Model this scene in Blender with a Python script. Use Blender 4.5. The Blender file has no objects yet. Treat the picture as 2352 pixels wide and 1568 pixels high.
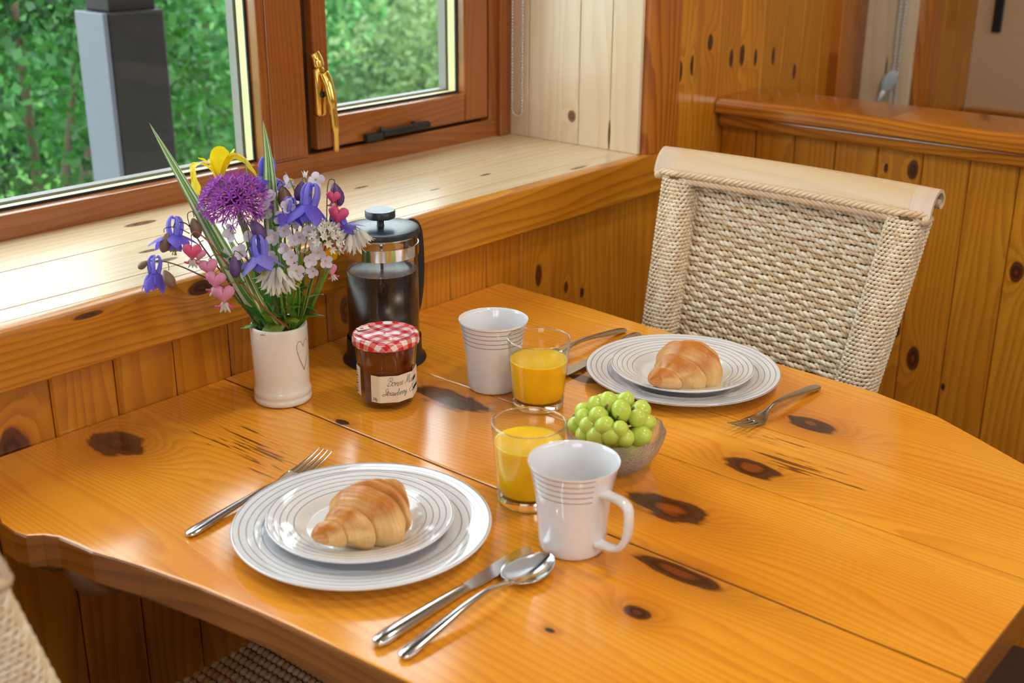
import bpy, bmesh, math, random
from mathutils import Vector, Matrix, noise as mnoise

random.seed(7)
PI = math.pi
SC = bpy.context.scene
COL = SC.collection

# ------------------------------------------------------------------ camera
cam_d = bpy.data.cameras.new('camera')
cam = bpy.data.objects.new('camera', cam_d)
COL.objects.link(cam)
cam_d.sensor_width = 36.0
cam_d.lens = 42.526
cam_d.clip_start = 0.02
cam_d.clip_end = 200
cam.matrix_world = (Matrix.Translation((0, 0, 1.37)) @ Matrix.Rotation(math.radians(-49.5276), 4, 'Z')
                    @ Matrix.Rotation(math.radians(69.5965), 4, 'X') @ Matrix.Rotation(math.radians(0.2824), 4, 'Z'))
cam_d.dof.use_dof = True
cam_d.dof.focus_distance = 1.56
cam_d.dof.aperture_fstop = 5.6
SC.camera = cam

# ------------------------------------------------------------------ sky, light, exposure
world = bpy.data.worlds.new('world')
SC.world = world
world.use_nodes = True
bg = world.node_tree.nodes['Background']
bg.inputs['Color'].default_value = (0.86, 0.93, 1.0, 1)
bg.inputs['Strength'].default_value = 3.3
SC.view_settings.view_transform = 'Standard'
SC.view_settings.look = 'None'
SC.view_settings.gamma = 1.0
SC.view_settings.use_curve_mapping = False
SC.view_settings.exposure = 0.62
SC.cycles.max_bounces = 8
SC.cycles.diffuse_bounces = 3
SC.cycles.glossy_bounces = 3
SC.cycles.use_adaptive_sampling = True
SC.cycles.adaptive_threshold = 0.09
LAMP = 42.0


def portal(name, loc, rot, sx, sy):
    d = bpy.data.lights.new(name, 'AREA')
    d.shape = 'RECTANGLE'; d.size = sx; d.size_y = sy
    d.cycles.is_portal = True
    o = bpy.data.objects.new(name, d); COL.objects.link(o)
    o.location = loc; o.rotation_euler = rot


T = 0.75            # table top height
YW = 1.283          # face of the boarded window wall
SILL = T + 0.161
YF = 1.592          # face of the window frame
portal('portal_near_window', (0.775, 1.72, 1.47), (-PI/2, 0, 0), 2.1, 1.05)
portal('portal_far_window', (2.9, 1.72, 1.15), (-PI/2, 0, 0), .36, 1.7)
portal('portal_left_window', (-1.97, -1.1, 1.575), (0, -PI/2, 0), 1.25, 1.8)
portal('portal_rear_window', (1.6, -2.57, 1.825), (PI/2, 0, 0), 2.6, .75)


# ------------------------------------------------------------------ node expression helper
class E:
    def __init__(s, t, sock): s.t = t; s.s = sock
    def _m(s, op, o=None, o2=None):
        n = s.t.nodes.new('ShaderNodeMath'); n.operation = op
        for i, v in enumerate((s, o, o2)):
            if v is None: continue
            if isinstance(v, E): s.t.links.new(v.s, n.inputs[i])
            else: n.inputs[i].default_value = float(v)
        return E(s.t, n.outputs[0])
    def __add__(s, o): return s._m('ADD', o)
    __radd__ = __add__
    def __sub__(s, o): return s._m('SUBTRACT', o)
    def __rsub__(s, o): return (s * -1) + o
    def __mul__(s, o): return s._m('MULTIPLY', o)
    __rmul__ = __mul__
    def __truediv__(s, o): return s._m('DIVIDE', o)
    def sqrt(s): return s._m('SQRT')
    def exp(s): return s._m('EXPONENT')
    def sin(s): return s._m('SINE')
    def frac(s): return s._m('FRACT')
    def floor(s): return s._m('FLOOR')
    def abs(s): return s._m('ABSOLUTE')
    def max(s, o): return s._m('MAXIMUM', o)
    def min(s, o): return s._m('MINIMUM', o)
    def gt(s, o): return s._m('GREATER_THAN', o)
    def lt(s, o): return s._m('LESS_THAN', o)
    def pw(s, o): return s._m('POWER', o)
    def sm(s, a, b):
        n = s.t.nodes.new('ShaderNodeMapRange'); n.interpolation_type = 'SMOOTHSTEP'
        s.t.links.new(s.s, n.inputs['Value'])
        n.inputs['From Min'].default_value = a; n.inputs['From Max'].default_value = b
        return E(s.t, n.outputs['Result'])


def vec(t, x, y, z):
    n = t.nodes.new('ShaderNodeCombineXYZ')
    for i, v in enumerate((x, y, z)):
        if isinstance(v, E): t.links.new(v.s, n.inputs[i])
        else: n.inputs[i].default_value = float(v)
    return E(t, n.outputs[0])


def noise(t, v, scale=1.0, detail=2.0, rough=.5):
    n = t.nodes.new('ShaderNodeTexNoise')
    n.inputs['Scale'].default_value = scale; n.inputs['Detail'].default_value = detail
    n.inputs['Roughness'].default_value = rough
    if v is not None: t.links.new(v.s, n.inputs['Vector'])
    return E(t, n.outputs[0])


def mix(t, f, a, b):
    n = t.nodes.new('ShaderNodeMix'); n.data_type = 'RGBA'
    if isinstance(f, E): t.links.new(f.s, n.inputs[0])
    else: n.inputs[0].default_value = f
    for i, v in ((6, a), (7, b)):
        if isinstance(v, E): t.links.new(v.s, n.inputs[i])
        else: n.inputs[i].default_value = (*v[:3], 1)
    return E(t, n.outputs[2])


def mat(name):
    m = bpy.data.materials.new(name); m.use_nodes = True
    return m, m.node_tree, m.node_tree.nodes['Principled BSDF']


def plain(name, col, rough=.5, metal=0, coat=0, trans=0, ior=1.45, sss=0, var=0, bump=0, bscale=60, sub=(1, .4, .2), emit=0):
    m, t, b = mat(name)
    b.inputs['Base Color'].default_value = (*col, 1)
    b.inputs['Roughness'].default_value = rough
    b.inputs['Metallic'].default_value = metal
    b.inputs['Coat Weight'].default_value = coat
    b.inputs['Coat Roughness'].default_value = .05
    b.inputs['Transmission Weight'].default_value = trans
    b.inputs['IOR'].default_value = ior
    if sss:
        b.inputs['Subsurface Weight'].default_value = sss
        b.inputs['Subsurface Radius'].default_value = sub
        b.inputs['Subsurface Scale'].default_value = .01
    if emit:
        b.inputs['Emission Color'].default_value = (*col, 1)
        b.inputs['Emission Strength'].default_value = emit
    tc = t.nodes.new('ShaderNodeTexCoord'); ov = E(t, tc.outputs['Object'])
    n = noise(t, ov, bscale, 3)
    v = max(var, .03)
    t.links.new(mix(t, n, tuple(c*(1-v) for c in col), tuple(min(1, c*(1+v)) for c in col)).s, b.inputs['Base Color'])
    if bump:
        bn = t.nodes.new('ShaderNodeBump'); bn.inputs['Strength'].default_value = bump
        bn.inputs['Distance'].default_value = .002
        t.links.new(n.s, bn.inputs['Height']); t.links.new(bn.outputs[0], b.inputs['Normal'])
    return m


def wood(name, ax, light, mid, dark, knots=(), streaks=(), pitch=.0045, contrast=.75, rough=.3, coat=.4, kdark=(.05, .012, .004),
         plank_var=.25, world_co=True, halo=0.0, red=(.42, .09, .012), rag=.4, spec=.5):
    """pine: ax = (across, along) axes of the position; knots = (u, v, ru, rv, light_centre)"""
    m, t, b = mat(name)
    if world_co:
        g = t.nodes.new('ShaderNodeNewGeometry'); pos = g.outputs['Position']
    else:
        g = t.nodes.new('ShaderNodeTexCoord'); pos = g.outputs['Object']
    sp = t.nodes.new('ShaderNodeSeparateXYZ'); t.links.new(pos, sp.inputs[0])
    u = E(t, sp.outputs[ax[0]]); v = E(t, sp.outputs[ax[1]])
    oi = t.nodes.new('ShaderNodeObjectInfo'); rnd = E(t, oi.outputs['Random'])
    off = rnd * 41.0
    n1 = noise(t, vec(t, u*7.0, v*.9, off), 1.0, 1.5)
    n2 = noise(t, vec(t, u*60, v*5, off), 1.0, 2)
    fine = noise(t, vec(t, u*420, v*9, off), 1.0, 2)
    blot = noise(t, vec(t, u*9, v*3.2, off+5.0), 1.0, 2)
    phi = u*(.35/pitch) + n1*(.075/pitch) + n2*.9
    n3 = noise(t, vec(t, u*38, v*24, off+2.0), 1.0, 2)
    kmask = None; hl = None; kc = None; kd = None
    for (ku, kv, ru, rv, lc) in knots:
        a = (u-ku)/ru; c = (v-kv)/rv
        d2 = a*a + c*c
        phi = phi + (d2*-.30).exp() * (ru*1.1/pitch)
        d = d2.sqrt() + (n2-.5)*rag + (n3-.5)*rag
        k = 1.0 - d.sm(.82, 1.12)
        kmask = k if kmask is None else kmask.max(k)
        dd = d if kd is None else kd.min(d)
        kd = dd
        h = (d2*-.22).exp()
        hl = h if hl is None else hl.max(h)
        if lc:
            q = (1.0 - d.sm(.05, .45))*lc
            kc = q if kc is None else kc.max(q)
    fr = phi.frac()
    ring = fr.sm(.25, .9) * (1.0 - fr.sm(.93, 1.0))
    base = mix(t, (blot-.5)*1.6+.45, light, mid)
    colr = mix(t, ring*contrast, base, dark)
    colr = mix(t, fine.sm(.55, .8)*.25, colr, dark)
    # board to board variation
    colr = mix(t, (rnd*7.31).frac()*plank_var, colr, dark)
    if hl is not None and halo:
        colr = mix(t, hl*halo, colr, red)
    if streaks:
        reg = None
        for (su, sv, ru, rv, amt) in streaks:
            a = (u-su)/ru; c = (v-sv)/rv
            e = ((a*a+c*c)*-1.0).exp()*amt
            reg = e if reg is None else reg.max(e)
        sn = noise(t, vec(t, u*230 + n1*9, v*13, 7.7), 1.0, 3)
        colr = mix(t, (sn + reg).sm(.79, .86)*.9, colr, (.13, .032, .006))
    if kmask is not None:
        kr = (kd*9.0 + n2*3).sin()*.5+.5
        kcol = mix(t, kr*.55, kdark, tuple(min(1, c*3.2+.01) for c in kdark))
        if kc is not None: kcol = mix(t, kc, kcol, red)
        colr = mix(t, kmask, colr, kcol)
    t.links.new(colr.s, b.inputs['Base Color'])
    b.inputs['Roughness'].default_value = rough
    b.inputs['Coat Weight'].default_value = coat
    b.inputs['Specular IOR Level'].default_value = spec
    b.inputs['Coat Roughness'].default_value = .12
    bn = t.nodes.new('ShaderNodeBump'); bn.inputs['Strength'].default_value = .12; bn.inputs['Distance'].default_value = .0006
    t.links.new(fine.s, bn.inputs['Height']); t.links.new(bn.outputs[0], b.inputs['Normal'])
    return m


def thin_glass(name, tint=(.97, .99, .98), refl=1.0):
    m, t, b = mat(name)
    t.nodes.remove(b)
    out = t.nodes['Material Output']
    tr = t.nodes.new('ShaderNodeBsdfTransparent'); tr.inputs[0].default_value = (*tint, 1)
    gl = t.nodes.new('ShaderNodeBsdfGlossy'); gl.inputs['Roughness'].default_value = .0
    g = t.nodes.new('ShaderNodeNewGeometry'); vd = t.nodes.new('ShaderNodeVectorMath'); vd.operation = 'DOT_PRODUCT'
    t.links.new(g.outputs['Normal'], vd.inputs[0]); t.links.new(g.outputs['Incoming'], vd.inputs[1])
    fz = (1.0 - E(t, vd.outputs['Value']).abs()).pw(5)*.95 + .045      # Schlick, the same from both sides
    mx = t.nodes.new('ShaderNodeMixShader')
    t.links.new((fz*refl).s, mx.inputs[0])
    t.links.new(tr.outputs[0], mx.inputs[1]); t.links.new(gl.outputs[0], mx.inputs[2])
    t.links.new(mx.outputs[0], out.inputs[0])
    return m


# ------------------------------------------------------------------ mesh helper
class MB:
    def __init__(s): s.v = []; s.f = []; s.c = []
    def add(s, vs, fs, M=None, col=None):
        o = len(s.v)
        for p in vs:
            p = Vector(p); s.v.append(tuple(M @ p) if M is not None else tuple(p))
            if col is not None: s.c.append(col)
        for f in fs: s.f.append(tuple(i+o for i in f))
        return s
    def box(s, x0, x1, y0, y1, z0, z1, M=None, col=None):
        vs = [(x, y, z) for z in (z0, z1) for y in (y0, y1) for x in (x0, x1)]
        return s.add(vs, [(0, 2, 3, 1), (4, 5, 7, 6), (0, 1, 5, 4), (2, 6, 7, 3), (0, 4, 6, 2), (1, 3, 7, 5)], M, col)
    def lathe(s, prof, n=48, M=None, closed=False, poly=None):
        """prof = [(r,z)]; poly(i, r, ang) -> r may shape the section"""
        vs = []; fs = []; ring = []
        for j, (r, z) in enumerate(prof):
            if r <= 1e-6:
                ring.append([len(vs)]*n); vs.append((0, 0, z))
            else:
                ids = []
                for i in range(n):
                    a = 2*PI*i/n; rr = poly(j, r, a) if poly else r
                    ids.append(len(vs)); vs.append((rr*math.cos(a), rr*math.sin(a), z))
                ring.append(ids)
        m = len(prof)
        for j in range(m if closed else m-1):
            A = ring[j]; B = ring[(j+1) % m]
            for i in range(n):
                k = (i+1) % n
                q = [A[i], A[k], B[k], B[i]]
                w = []
                for x in q:
                    if x not in w: w.append(x)
                if len(w) > 2: fs.append(tuple(w))
        return s.add(vs, fs, M)
    def tube(s, pts, rad, n=8, M=None, col=None, flat=1.0, up=None):
        pts = [Vector(p) for p in pts]
        if not isinstance(rad, (list, tuple)): rad = [rad]*len(pts)
        vs = []; fs = []
        upv = Vector(up) if up else None
        prev = None
        for i, p in enumerate(pts):
            d = (pts[min(i+1, len(pts)-1)] - pts[max(i-1, 0)])
            if d.length < 1e-9: d = Vector((0, 0, 1))
            d.normalize()
            if prev is None:
                a = upv if upv else (Vector((0, 0, 1)) if abs(d.z) < .9 else Vector((1, 0, 0)))
                x = d.cross(a)
                if x.length < 1e-6: x = d.cross(Vector((0, 1, 0)))
            else:
                x = prev - d*prev.dot(d)
            x.normalize(); y = d.cross(x); prev = x
            for k in range(n):
                an = 2*PI*k/n
                vs.append(p + x*math.cos(an)*rad[i] + y*math.sin(an)*rad[i]*flat)
        for i in range(len(pts)-1):
            for k in range(n):
                kk = (k+1) % n
                fs.append((i*n+k, i*n+kk, (i+1)*n+kk, (i+1)*n+k))
        fs.append(tuple(range(n-1, -1, -1))); fs.append(tuple((len(pts)-1)*n+k for k in range(n)))
        return s.add(vs, fs, M, col)
    def ball(s, M, nu=8, nv=5, col=None):
        vs = [(0, 0, -1)]; fs = []
        for j in range(1, nv):
            a = -PI/2 + PI*j/nv
            for i in range(nu):
                b = 2*PI*i/nu; vs.append((math.cos(a)*math.cos(b), math.cos(a)*math.sin(b), math.sin(a)))
        vs.append((0, 0, 1)); top = len(vs)-1
        for i in range(nu):
            k = (i+1) % nu
            fs.append((0, 1+k, 1+i)); fs.append((top, 1+(nv-2)*nu+i, 1+(nv-2)*nu+k))
            for j in range(nv-2):
                fs.append((1+j*nu+i, 1+j*nu+k, 1+(j+1)*nu+k, 1+(j+1)*nu+i))
        return s.add(vs, fs, M, col)
    def prism(s, poly, z0, z1, M=None):
        n = len(poly)
        vs = [(x, y, z0) for x, y in poly] + [(x, y, z1) for x, y in poly]
        fs = [tuple(range(n-1, -1, -1)), tuple(range(n, 2*n))] + [(i, (i+1) % n, n+(i+1) % n, n+i) for i in range(n)]
        return s.add(vs, fs, M)
    def mesh(s, name, m, smooth=True):
        me = bpy.data.meshes.new(name)
        me.from_pydata(s.v, [], s.f)
        if s.c and len(s.c) == len(s.v):
            ca = me.color_attributes.new('tone', 'FLOAT_COLOR', 'POINT')
            for i, c in enumerate(s.c):
                ca.data[i].color = (c, c, c, 1) if not isinstance(c, tuple) else (*c, 1)
        bm = bmesh.new(); bm.from_mesh(me)
        bmesh.ops.recalc_face_normals(bm, faces=bm.faces)
        bm.to_mesh(me); bm.free()
        if m: me.materials.append(m)
        me.polygons.foreach_set('use_smooth', [bool(smooth)]*len(me.polygons))
        if smooth and smooth is not True:
            me.set_sharp_from_angle(angle=math.radians(smooth))
        me.update()
        return me
    def build(s, name, m, parent=None, smooth=True, bevel=0, seg=2, sub=0):
        o = bpy.data.objects.new(name, s.mesh(name, m, smooth))
        COL.objects.link(o); o.parent = parent
        if bevel:
            bv = o.modifiers.new('bevel', 'BEVEL'); bv.width = bevel; bv.segments = seg; bv.limit_method = 'ANGLE'
            bv.angle_limit = math.radians(40)
        if sub:
            sd = o.modifiers.new('sub', 'SUBSURF'); sd.levels = sub; sd.render_levels = sub
        return o


def tag(o, label=None, cat=None, group=None, kind=None):
    if label: o['label'] = label
    if cat: o['category'] = cat
    if group: o['group'] = group
    if kind: o['kind'] = kind
    return o


def thing(name, loc=(0, 0, 0), rz=0, label=None, cat=None, group=None, kind=None):
    o = bpy.data.objects.new(name, None); COL.objects.link(o)
    o.empty_display_size = .02
    o.location = loc; o.rotation_euler = (0, 0, rz)
    return tag(o, label, cat, group, kind)


def place(name, me, parent, M=None):
    o = bpy.data.objects.new(name, me); COL.objects.link(o); o.parent = parent
    if M is not None: o.matrix_basis = M
    return o


def copy_tree(o, parent=None):
    c = o.copy(); COL.objects.link(c); c.parent = parent
    for ch in list(o.children): copy_tree(ch, c)
    return c


def TR(x, y, z): return Matrix.Translation((x, y, z))
def RX(a): return Matrix.Rotation(a, 4, 'X')
def RY(a): return Matrix.Rotation(a, 4, 'Y')
def RZ(a): return Matrix.Rotation(a, 4, 'Z')
def SCL(x, y, z): return Matrix.Diagonal((x, y, z, 1))
def frame_z(loc, d, spin=0):
    """matrix whose local +Z points along d"""
    q = Vector(d).normalized().to_track_quat('Z', 'Y')
    return Matrix.Translation(loc) @ q.to_matrix().to_4x4() @ RZ(spin)


def smooth_pts(ps, k=6):
    ps = [Vector(p) for p in ps]
    if len(ps) < 3: return ps
    out = []
    for i in range(len(ps)-1):
        p0 = ps[max(i-1, 0)]; p1 = ps[i]; p2 = ps[i+1]; p3 = ps[min(i+2, len(ps)-1)]
        for j in range(k):
            t = j/k
            out.append(.5*((2*p1) + (p2-p0)*t + (2*p0-5*p1+4*p2-p3)*t*t + (3*p1-p0-3*p2+p3)*t**3))
    out.append(ps[-1])
    return out


# ------------------------------------------------------------------ materials
GOLD_L, GOLD_M, GOLD_D = (.68, .295, .022), (.56, .195, .010), (.26, .060, .003)
M_wall = wood('pine_wall_boards', (0, 2), GOLD_L, GOLD_M, GOLD_D, knots=[
    (1.575, T-.011, .009, .021, .3), (1.654, T-.053, .007, .013, 0), (1.703, T-.075, .006, .010, 0), (1.126, T+.041, .012, .022, .3),
    (.60, T+.0, .02, .03, 0), (1.995, T+.298, .009, .022, 0), (2.037, T+.306, .008, .02, 0), (2.099, T+.344, .010, .016, 0),
    (2.183, T+.305, .008, .02, 0), (2.226, T+.308, .009, .022, 0), (2.28, T+.298, .007, .018, 0), (2.355, T+.295, .008, .02, 0),
    (2.455, T+.251, .008, .018, 0), (2.68, T+.304, .010, .02, 0)], pitch=.006, contrast=.36, rough=.28, coat=.3)
M_part = wood('pine_partition_boards', (1, 2), GOLD_L, GOLD_M, GOLD_D, knots=[
    (.871, T+.141, .010, .020, 0), (.869, T-.171, .012, .022, 0), (.826, T-.221, .013, .024, .3), (.659, T-.014, .013, .020, .2),
    (.761, T-.263, .004, .008, 0), (.923, T+.137, .004, .01, 0)], pitch=.006, contrast=.36, rough=.3, coat=.3)
M_trim = wood('pine_trim_board', (2, 0), (.66, .285, .022), (.53, .185, .011), (.22, .055, .004), knots=[
    (T+.145, .86, .010, .022, 0), (T+.15, 1.205, .004, .03, 0), (T+.15, .70, .004, .02, 0)], pitch=.0042, contrast=.42, rough=.25, coat=.3)
M_case = wood('pine_casing', (0, 2), (.58, .20, .018), (.48, .14, .010), (.20, .045, .006), pitch=.005, contrast=.6, rough=.28, coat=.5)
M_cap = wood('pine_cap_rail', (2, 1), (.62, .24, .022), (.48, .15, .012), (.22, .055, .008), pitch=.005, contrast=.6, rough=.2, coat=.7)
M_pale = wood('pale_pine_sill', (1, 0), (.74, .60, .42), (.66, .49, .30), (.50, .31, .15), knots=[
    (1.534, .956, .010, .026, .2), (1.40, .881, .006, .016, 0), (1.346, .871, .007, .018, 0), (1.373, 1.536, .004, .014, 0),
    (1.287, 1.689, .006, .024, .2), (1.463, 1.329, .004, .016, 0), (1.361, 1.399, .003, .012, 0)], pitch=.008, contrast=.26, rough=.26, coat=.0, spec=.28,
    kdark=(.10, .055, .035), plank_var=.12)
M_palev = wood('pale_pine_reveal', (1, 2), (.82, .68, .50), (.76, .58, .38), (.58, .37, .19), knots=[
    (1.43, T+.215, .010, .012, .6), (1.34, T+.19, .003, .03, 0)], pitch=.010, contrast=.24, rough=.25, coat=.3, kdark=(.12, .06, .035), plank_var=.10)
M_frame = wood('stained_window_frame', (0, 2), (.34, .105, .017), (.28, .08, .012), (.15, .035, .005), pitch=.004, contrast=.35, rough=.25, coat=.5, plank_var=.1)
M_frameh = wood('stained_window_rail', (2, 0), (.36, .115, .019), (.30, .09, .013), (.16, .04, .006), pitch=.004, contrast=.35, rough=.25, coat=.5, plank_var=.1)
M_dark = plain('dark_void', (.03, .014, .006), .8)
M_table = wood('pine_table_boards', (0, 1), (.96, .45, .045), (.84, .29, .014), (.46, .10, .004), knots=[
    (.693, 1.208, .027, .041, 0), (1.052, 1.006, .024, .062, 0), (.909, 1.053, .006, .010, 0),
    (.989, .621, .023, .050, 1), (1.131, .603, .018, .033, .8), (1.290, .613, .019, .035, .7), (.886, .543, .014, .048, .6),
    (.802, .531, .010, .016, .2), (.727, .574, .003, .005, 0), (1.222, .915, .012, .022, .3)],
    streaks=[(.79, 1.08, .045, .12, .30), (1.175, .575, .035, .095, .30), (1.215, .62, .03, .07, .26), (.86, .97, .035, .07, .22), (1.16, .48, .02, .09, .20), (.84, .53, .03, .05, .16), (1.20, .92, .02, .05, .16)],
    pitch=.0034, contrast=.26, rough=.15, coat=.35, kdark=(.038, .010, .003), plank_var=.10, halo=.55, red=(.30, .06, .008), rag=.95)
M_tableside = wood('pine_table_edge', (2, 1), (.42, .15, .025), (.32, .10, .015), (.14, .04, .006), pitch=.004, contrast=.5, rough=.25, coat=.6)
M_floor = plain('brown_floor', (.06, .032, .022), .7, var=.2, bscale=30)
M_beige = plain('beige_plaster', (.62, .44, .27), .85, var=.04, bscale=14)
M_ceil = plain('white_ceiling', (.78, .70, .58), .9)
M_white = plain('white_ceramic', (.80, .80, .84), .07, coat=.6, var=.01)
M_cream = plain('cream_glazed_stoneware', (.80, .75, .69), .22, coat=.35, var=.05, bscale=160)
M_steel = plain('polished_steel', (.66, .66, .68), .13, metal=1, var=.02)
M_steel_old = plain('worn_steel', (.55, .52, .46), .24, metal=1, var=.12, bscale=180, bump=.15)
M_brass = plain('polished_brass', (.78, .50, .12), .16, metal=1)
M_black = plain('black_plastic', (.012, .013, .016), .38, var=.1)
M_lidblack = plain('satin_black_lid', (.020, .030, .042), .30, var=.06, bscale=300)
M_gasket = plain('black_gasket', (.02, .02, .022), .6)
M_spacer = plain('pale_yellow_spacer', (.72, .68, .36), .5, var=.08, bscale=250)
M_seal = plain('grey_seal', (.25, .22, .21), .5)
M_pane = thin_glass('window_glass', refl=.22)
M_thin = thin_glass('thin_clear_glass', (.985, .99, .985), 1.0)
M_glass = plain('clear_glass', (1, 1, 1), .0, trans=1, ior=1.47, var=0)
M_bowlglass = plain('textured_glass', (.99, 1, 1), .20, trans=.90, ior=1.33, bump=.6, bscale=420)
M_juice = plain('orange_juice', (.99, .56, .008), .25, sss=.8, var=.02, sub=(1, .6, .06))
M_coffee = plain('black_coffee', (.012, .004, .002), .30, coat=0)
M_foam = plain('coffee_bubbles', (.32, .22, .15), .3)
M_jam = plain('strawberry_jam', (.10, .010, .003), .15, coat=.6, var=.5, bscale=120)
M_paper = plain('cream_paper_label', (.80, .69, .55), .6)
M_ink = plain('dark_brown_ink', (.03, .014, .01), .6)
M_heart = plain('tan_incised_line', (.50, .40, .27), .6)
M_railwood = wood('pale_chair_rail', (2, 1), (.72, .55, .36), (.66, .47, .28), (.52, .33, .17), pitch=.012, contrast=.25, rough=.4, coat=.15, world_co=False, plank_var=.1)
M_railend = wood('pale_chair_rail_end', (1, 2), (.70, .55, .42), (.64, .48, .34), (.50, .34, .22), pitch=.012, contrast=.22, rough=.4, coat=.15, world_co=False, plank_var=.1)


def tone_mat(name, a, b, rough, coat=0, bump=0):
    m, t, bs = mat(name)
    at = t.nodes.new('ShaderNodeAttribute'); at.attribute_name = 'tone'
    tc = t.nodes.new('ShaderNodeTexCoord')
    n = noise(t, E(t, tc.outputs['Object']), 240, 2)
    t.links.new(mix(t, (E(t, at.outputs['Fac']) + (n-.5)*.3).max(0).min(1), a, b).s, bs.inputs['Base Color'])
    bs.inputs['Roughness'].default_value = rough; bs.inputs['Coat Weight'].default_value = coat
    if bump:
        bn = t.nodes.new('ShaderNodeBump'); bn.inputs['Strength'].default_value = bump; bn.inputs['Distance'].default_value = .001
        t.links.new(n.s, bn.inputs['Height']); t.links.new(bn.outputs[0], bs.inputs['Normal'])
    return m


M_rope = tone_mat('seagrass_rope', (.58, .37, .17), (.88, .79, .63), .55)
M_braid = tone_mat('rattan_braid', (.66, .47, .29), (.74, .56, .38), .4, .2)
M_ropeback = plain('seagrass_core', (.20, .11, .045), .9, var=.2)
M_crust = tone_mat('croissant_crust', (.88, .59, .25), (.53, .165, .014), .42, .12, .35)

# plates with rings, mug with lines, gingham lid
def ring_mat(name, R, radii, w, base=(.80, .80, .84), line=(.16, .15, .20)):
    m, t, b = mat(name)
    tc = t.nodes.new('ShaderNodeTexCoord'); sp = t.nodes.new('ShaderNodeSeparateXYZ')
    t.links.new(tc.outputs['Object'], sp.inputs[0])
    x = E(t, sp.outputs[0]); y = E(t, sp.outputs[1]); z = E(t, sp.outputs[2])
    r = (x*x+y*y).sqrt()/R
    k = None
    for q in radii:
        e = 1.0 - (r-q).abs().sm(w*.45, w*.75)
        k = e if k is None else k.max(e)
    g = t.nodes.new('ShaderNodeNewGeometry'); ns = t.nodes.new('ShaderNodeSeparateXYZ')
    t.links.new(mix(t, k*.8, base, line).s, b.inputs['Base Color'])
    b.inputs['Roughness'].default_value = .06; b.inputs['Coat Weight'].default_value = .5
    return m


M_plate_big = ring_mat('dinner_plate_glaze', .1325, (.982, .935, .88, .825, .765), .0065)
M_plate_small = ring_mat('side_plate_glaze', .0955, (.982, .915, .845, .775, .70), .0085)


def mug_mat():
    m, t, b = mat('mug_glaze_with_lines')
    tc = t.nodes.new('ShaderNodeTexCoord'); sp = t.nodes.new('ShaderNodeSeparateXYZ')
    t.links.new(tc.outputs['Object'], sp.inputs[0])
    x = E(t, sp.outputs[0]); y = E(t, sp.outputs[1]); z = E(t, sp.outputs[2])
    r = (x*x+y*y).sqrt()
    cs = x/r                                    # handle lies on +X: lines stop beside it
    k = None
    for q in (.0930, .0866, .0804, .0742, .0680):
        e = 1.0 - (z-q).abs().sm(.00035, .00075)
        k = e if k is None else k.max(e)
    k = k * cs.lt(.93) * r.gt(.0365)
    # the inside of the mug is plain: only the outer skin faces away from the axis
    g = t.nodes.new('ShaderNodeVectorTransform'); g.vector_type = 'NORMAL'; g.convert_from = 'WORLD'; g.convert_to = 'OBJECT'
    gg = t.nodes.new('ShaderNodeNewGeometry'); t.links.new(gg.outputs['True Normal'], g.inputs[0])
    sn = t.nodes.new('ShaderNodeSeparateXYZ'); t.links.new(g.outputs[0], sn.inputs[0])
    out = (x*E(t, sn.outputs[0]) + y*E(t, sn.outputs[1])).gt(0)
    t.links.new(mix(t, k*out*.8, (.80, .80, .84), (.15, .14, .17)).s, b.inputs['Base Color'])
    b.inputs['Roughness'].default_value = .07; b.inputs['Coat Weight'].default_value = .5
    return m


M_mug = mug_mat()


def gingham():
    m, t, b = mat('red_gingham_lid')
    tc = t.nodes.new('ShaderNodeTexCoord'); sp = t.nodes.new('ShaderNodeSeparateXYZ')
    t.links.new(tc.outputs['Object'], sp.inputs[0])
    x = E(t, sp.outputs[0]); y = E(t, sp.outputs[1]); z = E(t, sp.outputs[2])
    # the print runs down over the skirt of the lid
    r = (x*x+y*y).sqrt(); ext = (.096 - z).max(0)*1.2/r + 1.0
    p = .0178
    a = ((x*ext)/p + .2).frac().lt(.5); c = ((y*ext)/p + .35).frac().lt(.5)
    s = (a + c)*.5
    colr = mix(t, s.sm(0.0, .5), (.86, .80, .80), (.78, .20, .22))
    colr = mix(t, s.sm(.5, 1.0), colr, (.62, .015, .03))
    t.links.new(colr.s, b.inputs['Base Color'])
    b.inputs['Roughness'].default_value = .16; b.inputs['Coat Weight'].default_value = .6
    return m


M_lid = gingham()


# ================================================================== THE SETTING
def plank_mesh(w, t_, L, m, ch=.003):
    """board along local Z, face at local -Y, x 0..w"""
    g = .0006
    poly = [(g, t_), (g, ch), (g+ch, 0), (w-g-ch, 0), (w-g, ch), (w-g, t_)]
    b = MB(); b.prism(poly, 0, L)
    return b.mesh('plank', m, False)


_pc = {}
def plank(parent, x, y, z, w, L, m, rz=0.0):
    key = (round(w, 4), round(L, 3), m.name)
    if key not in _pc: _pc[key] = plank_mesh(w, .014, L, m)
    o = place('plank', _pc[key], parent, TR(x, y, z) @ RZ(rz))
    return o


XL, XE, YB = -1.9, 3.5, -2.5      # left wall, beige end wall, rear wall
ZC = 2.45
tag(MB().box(XL-.1, XE+.1, YB-.1, 1.30, -.06, 0).build('floor', M_floor, None, False), kind='structure')
tag(MB().box(XL-.1, XE+.1, YB-.1, 1.75, ZC, ZC+.06).build('ceiling', M_ceil, None, False), kind='structure')

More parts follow.
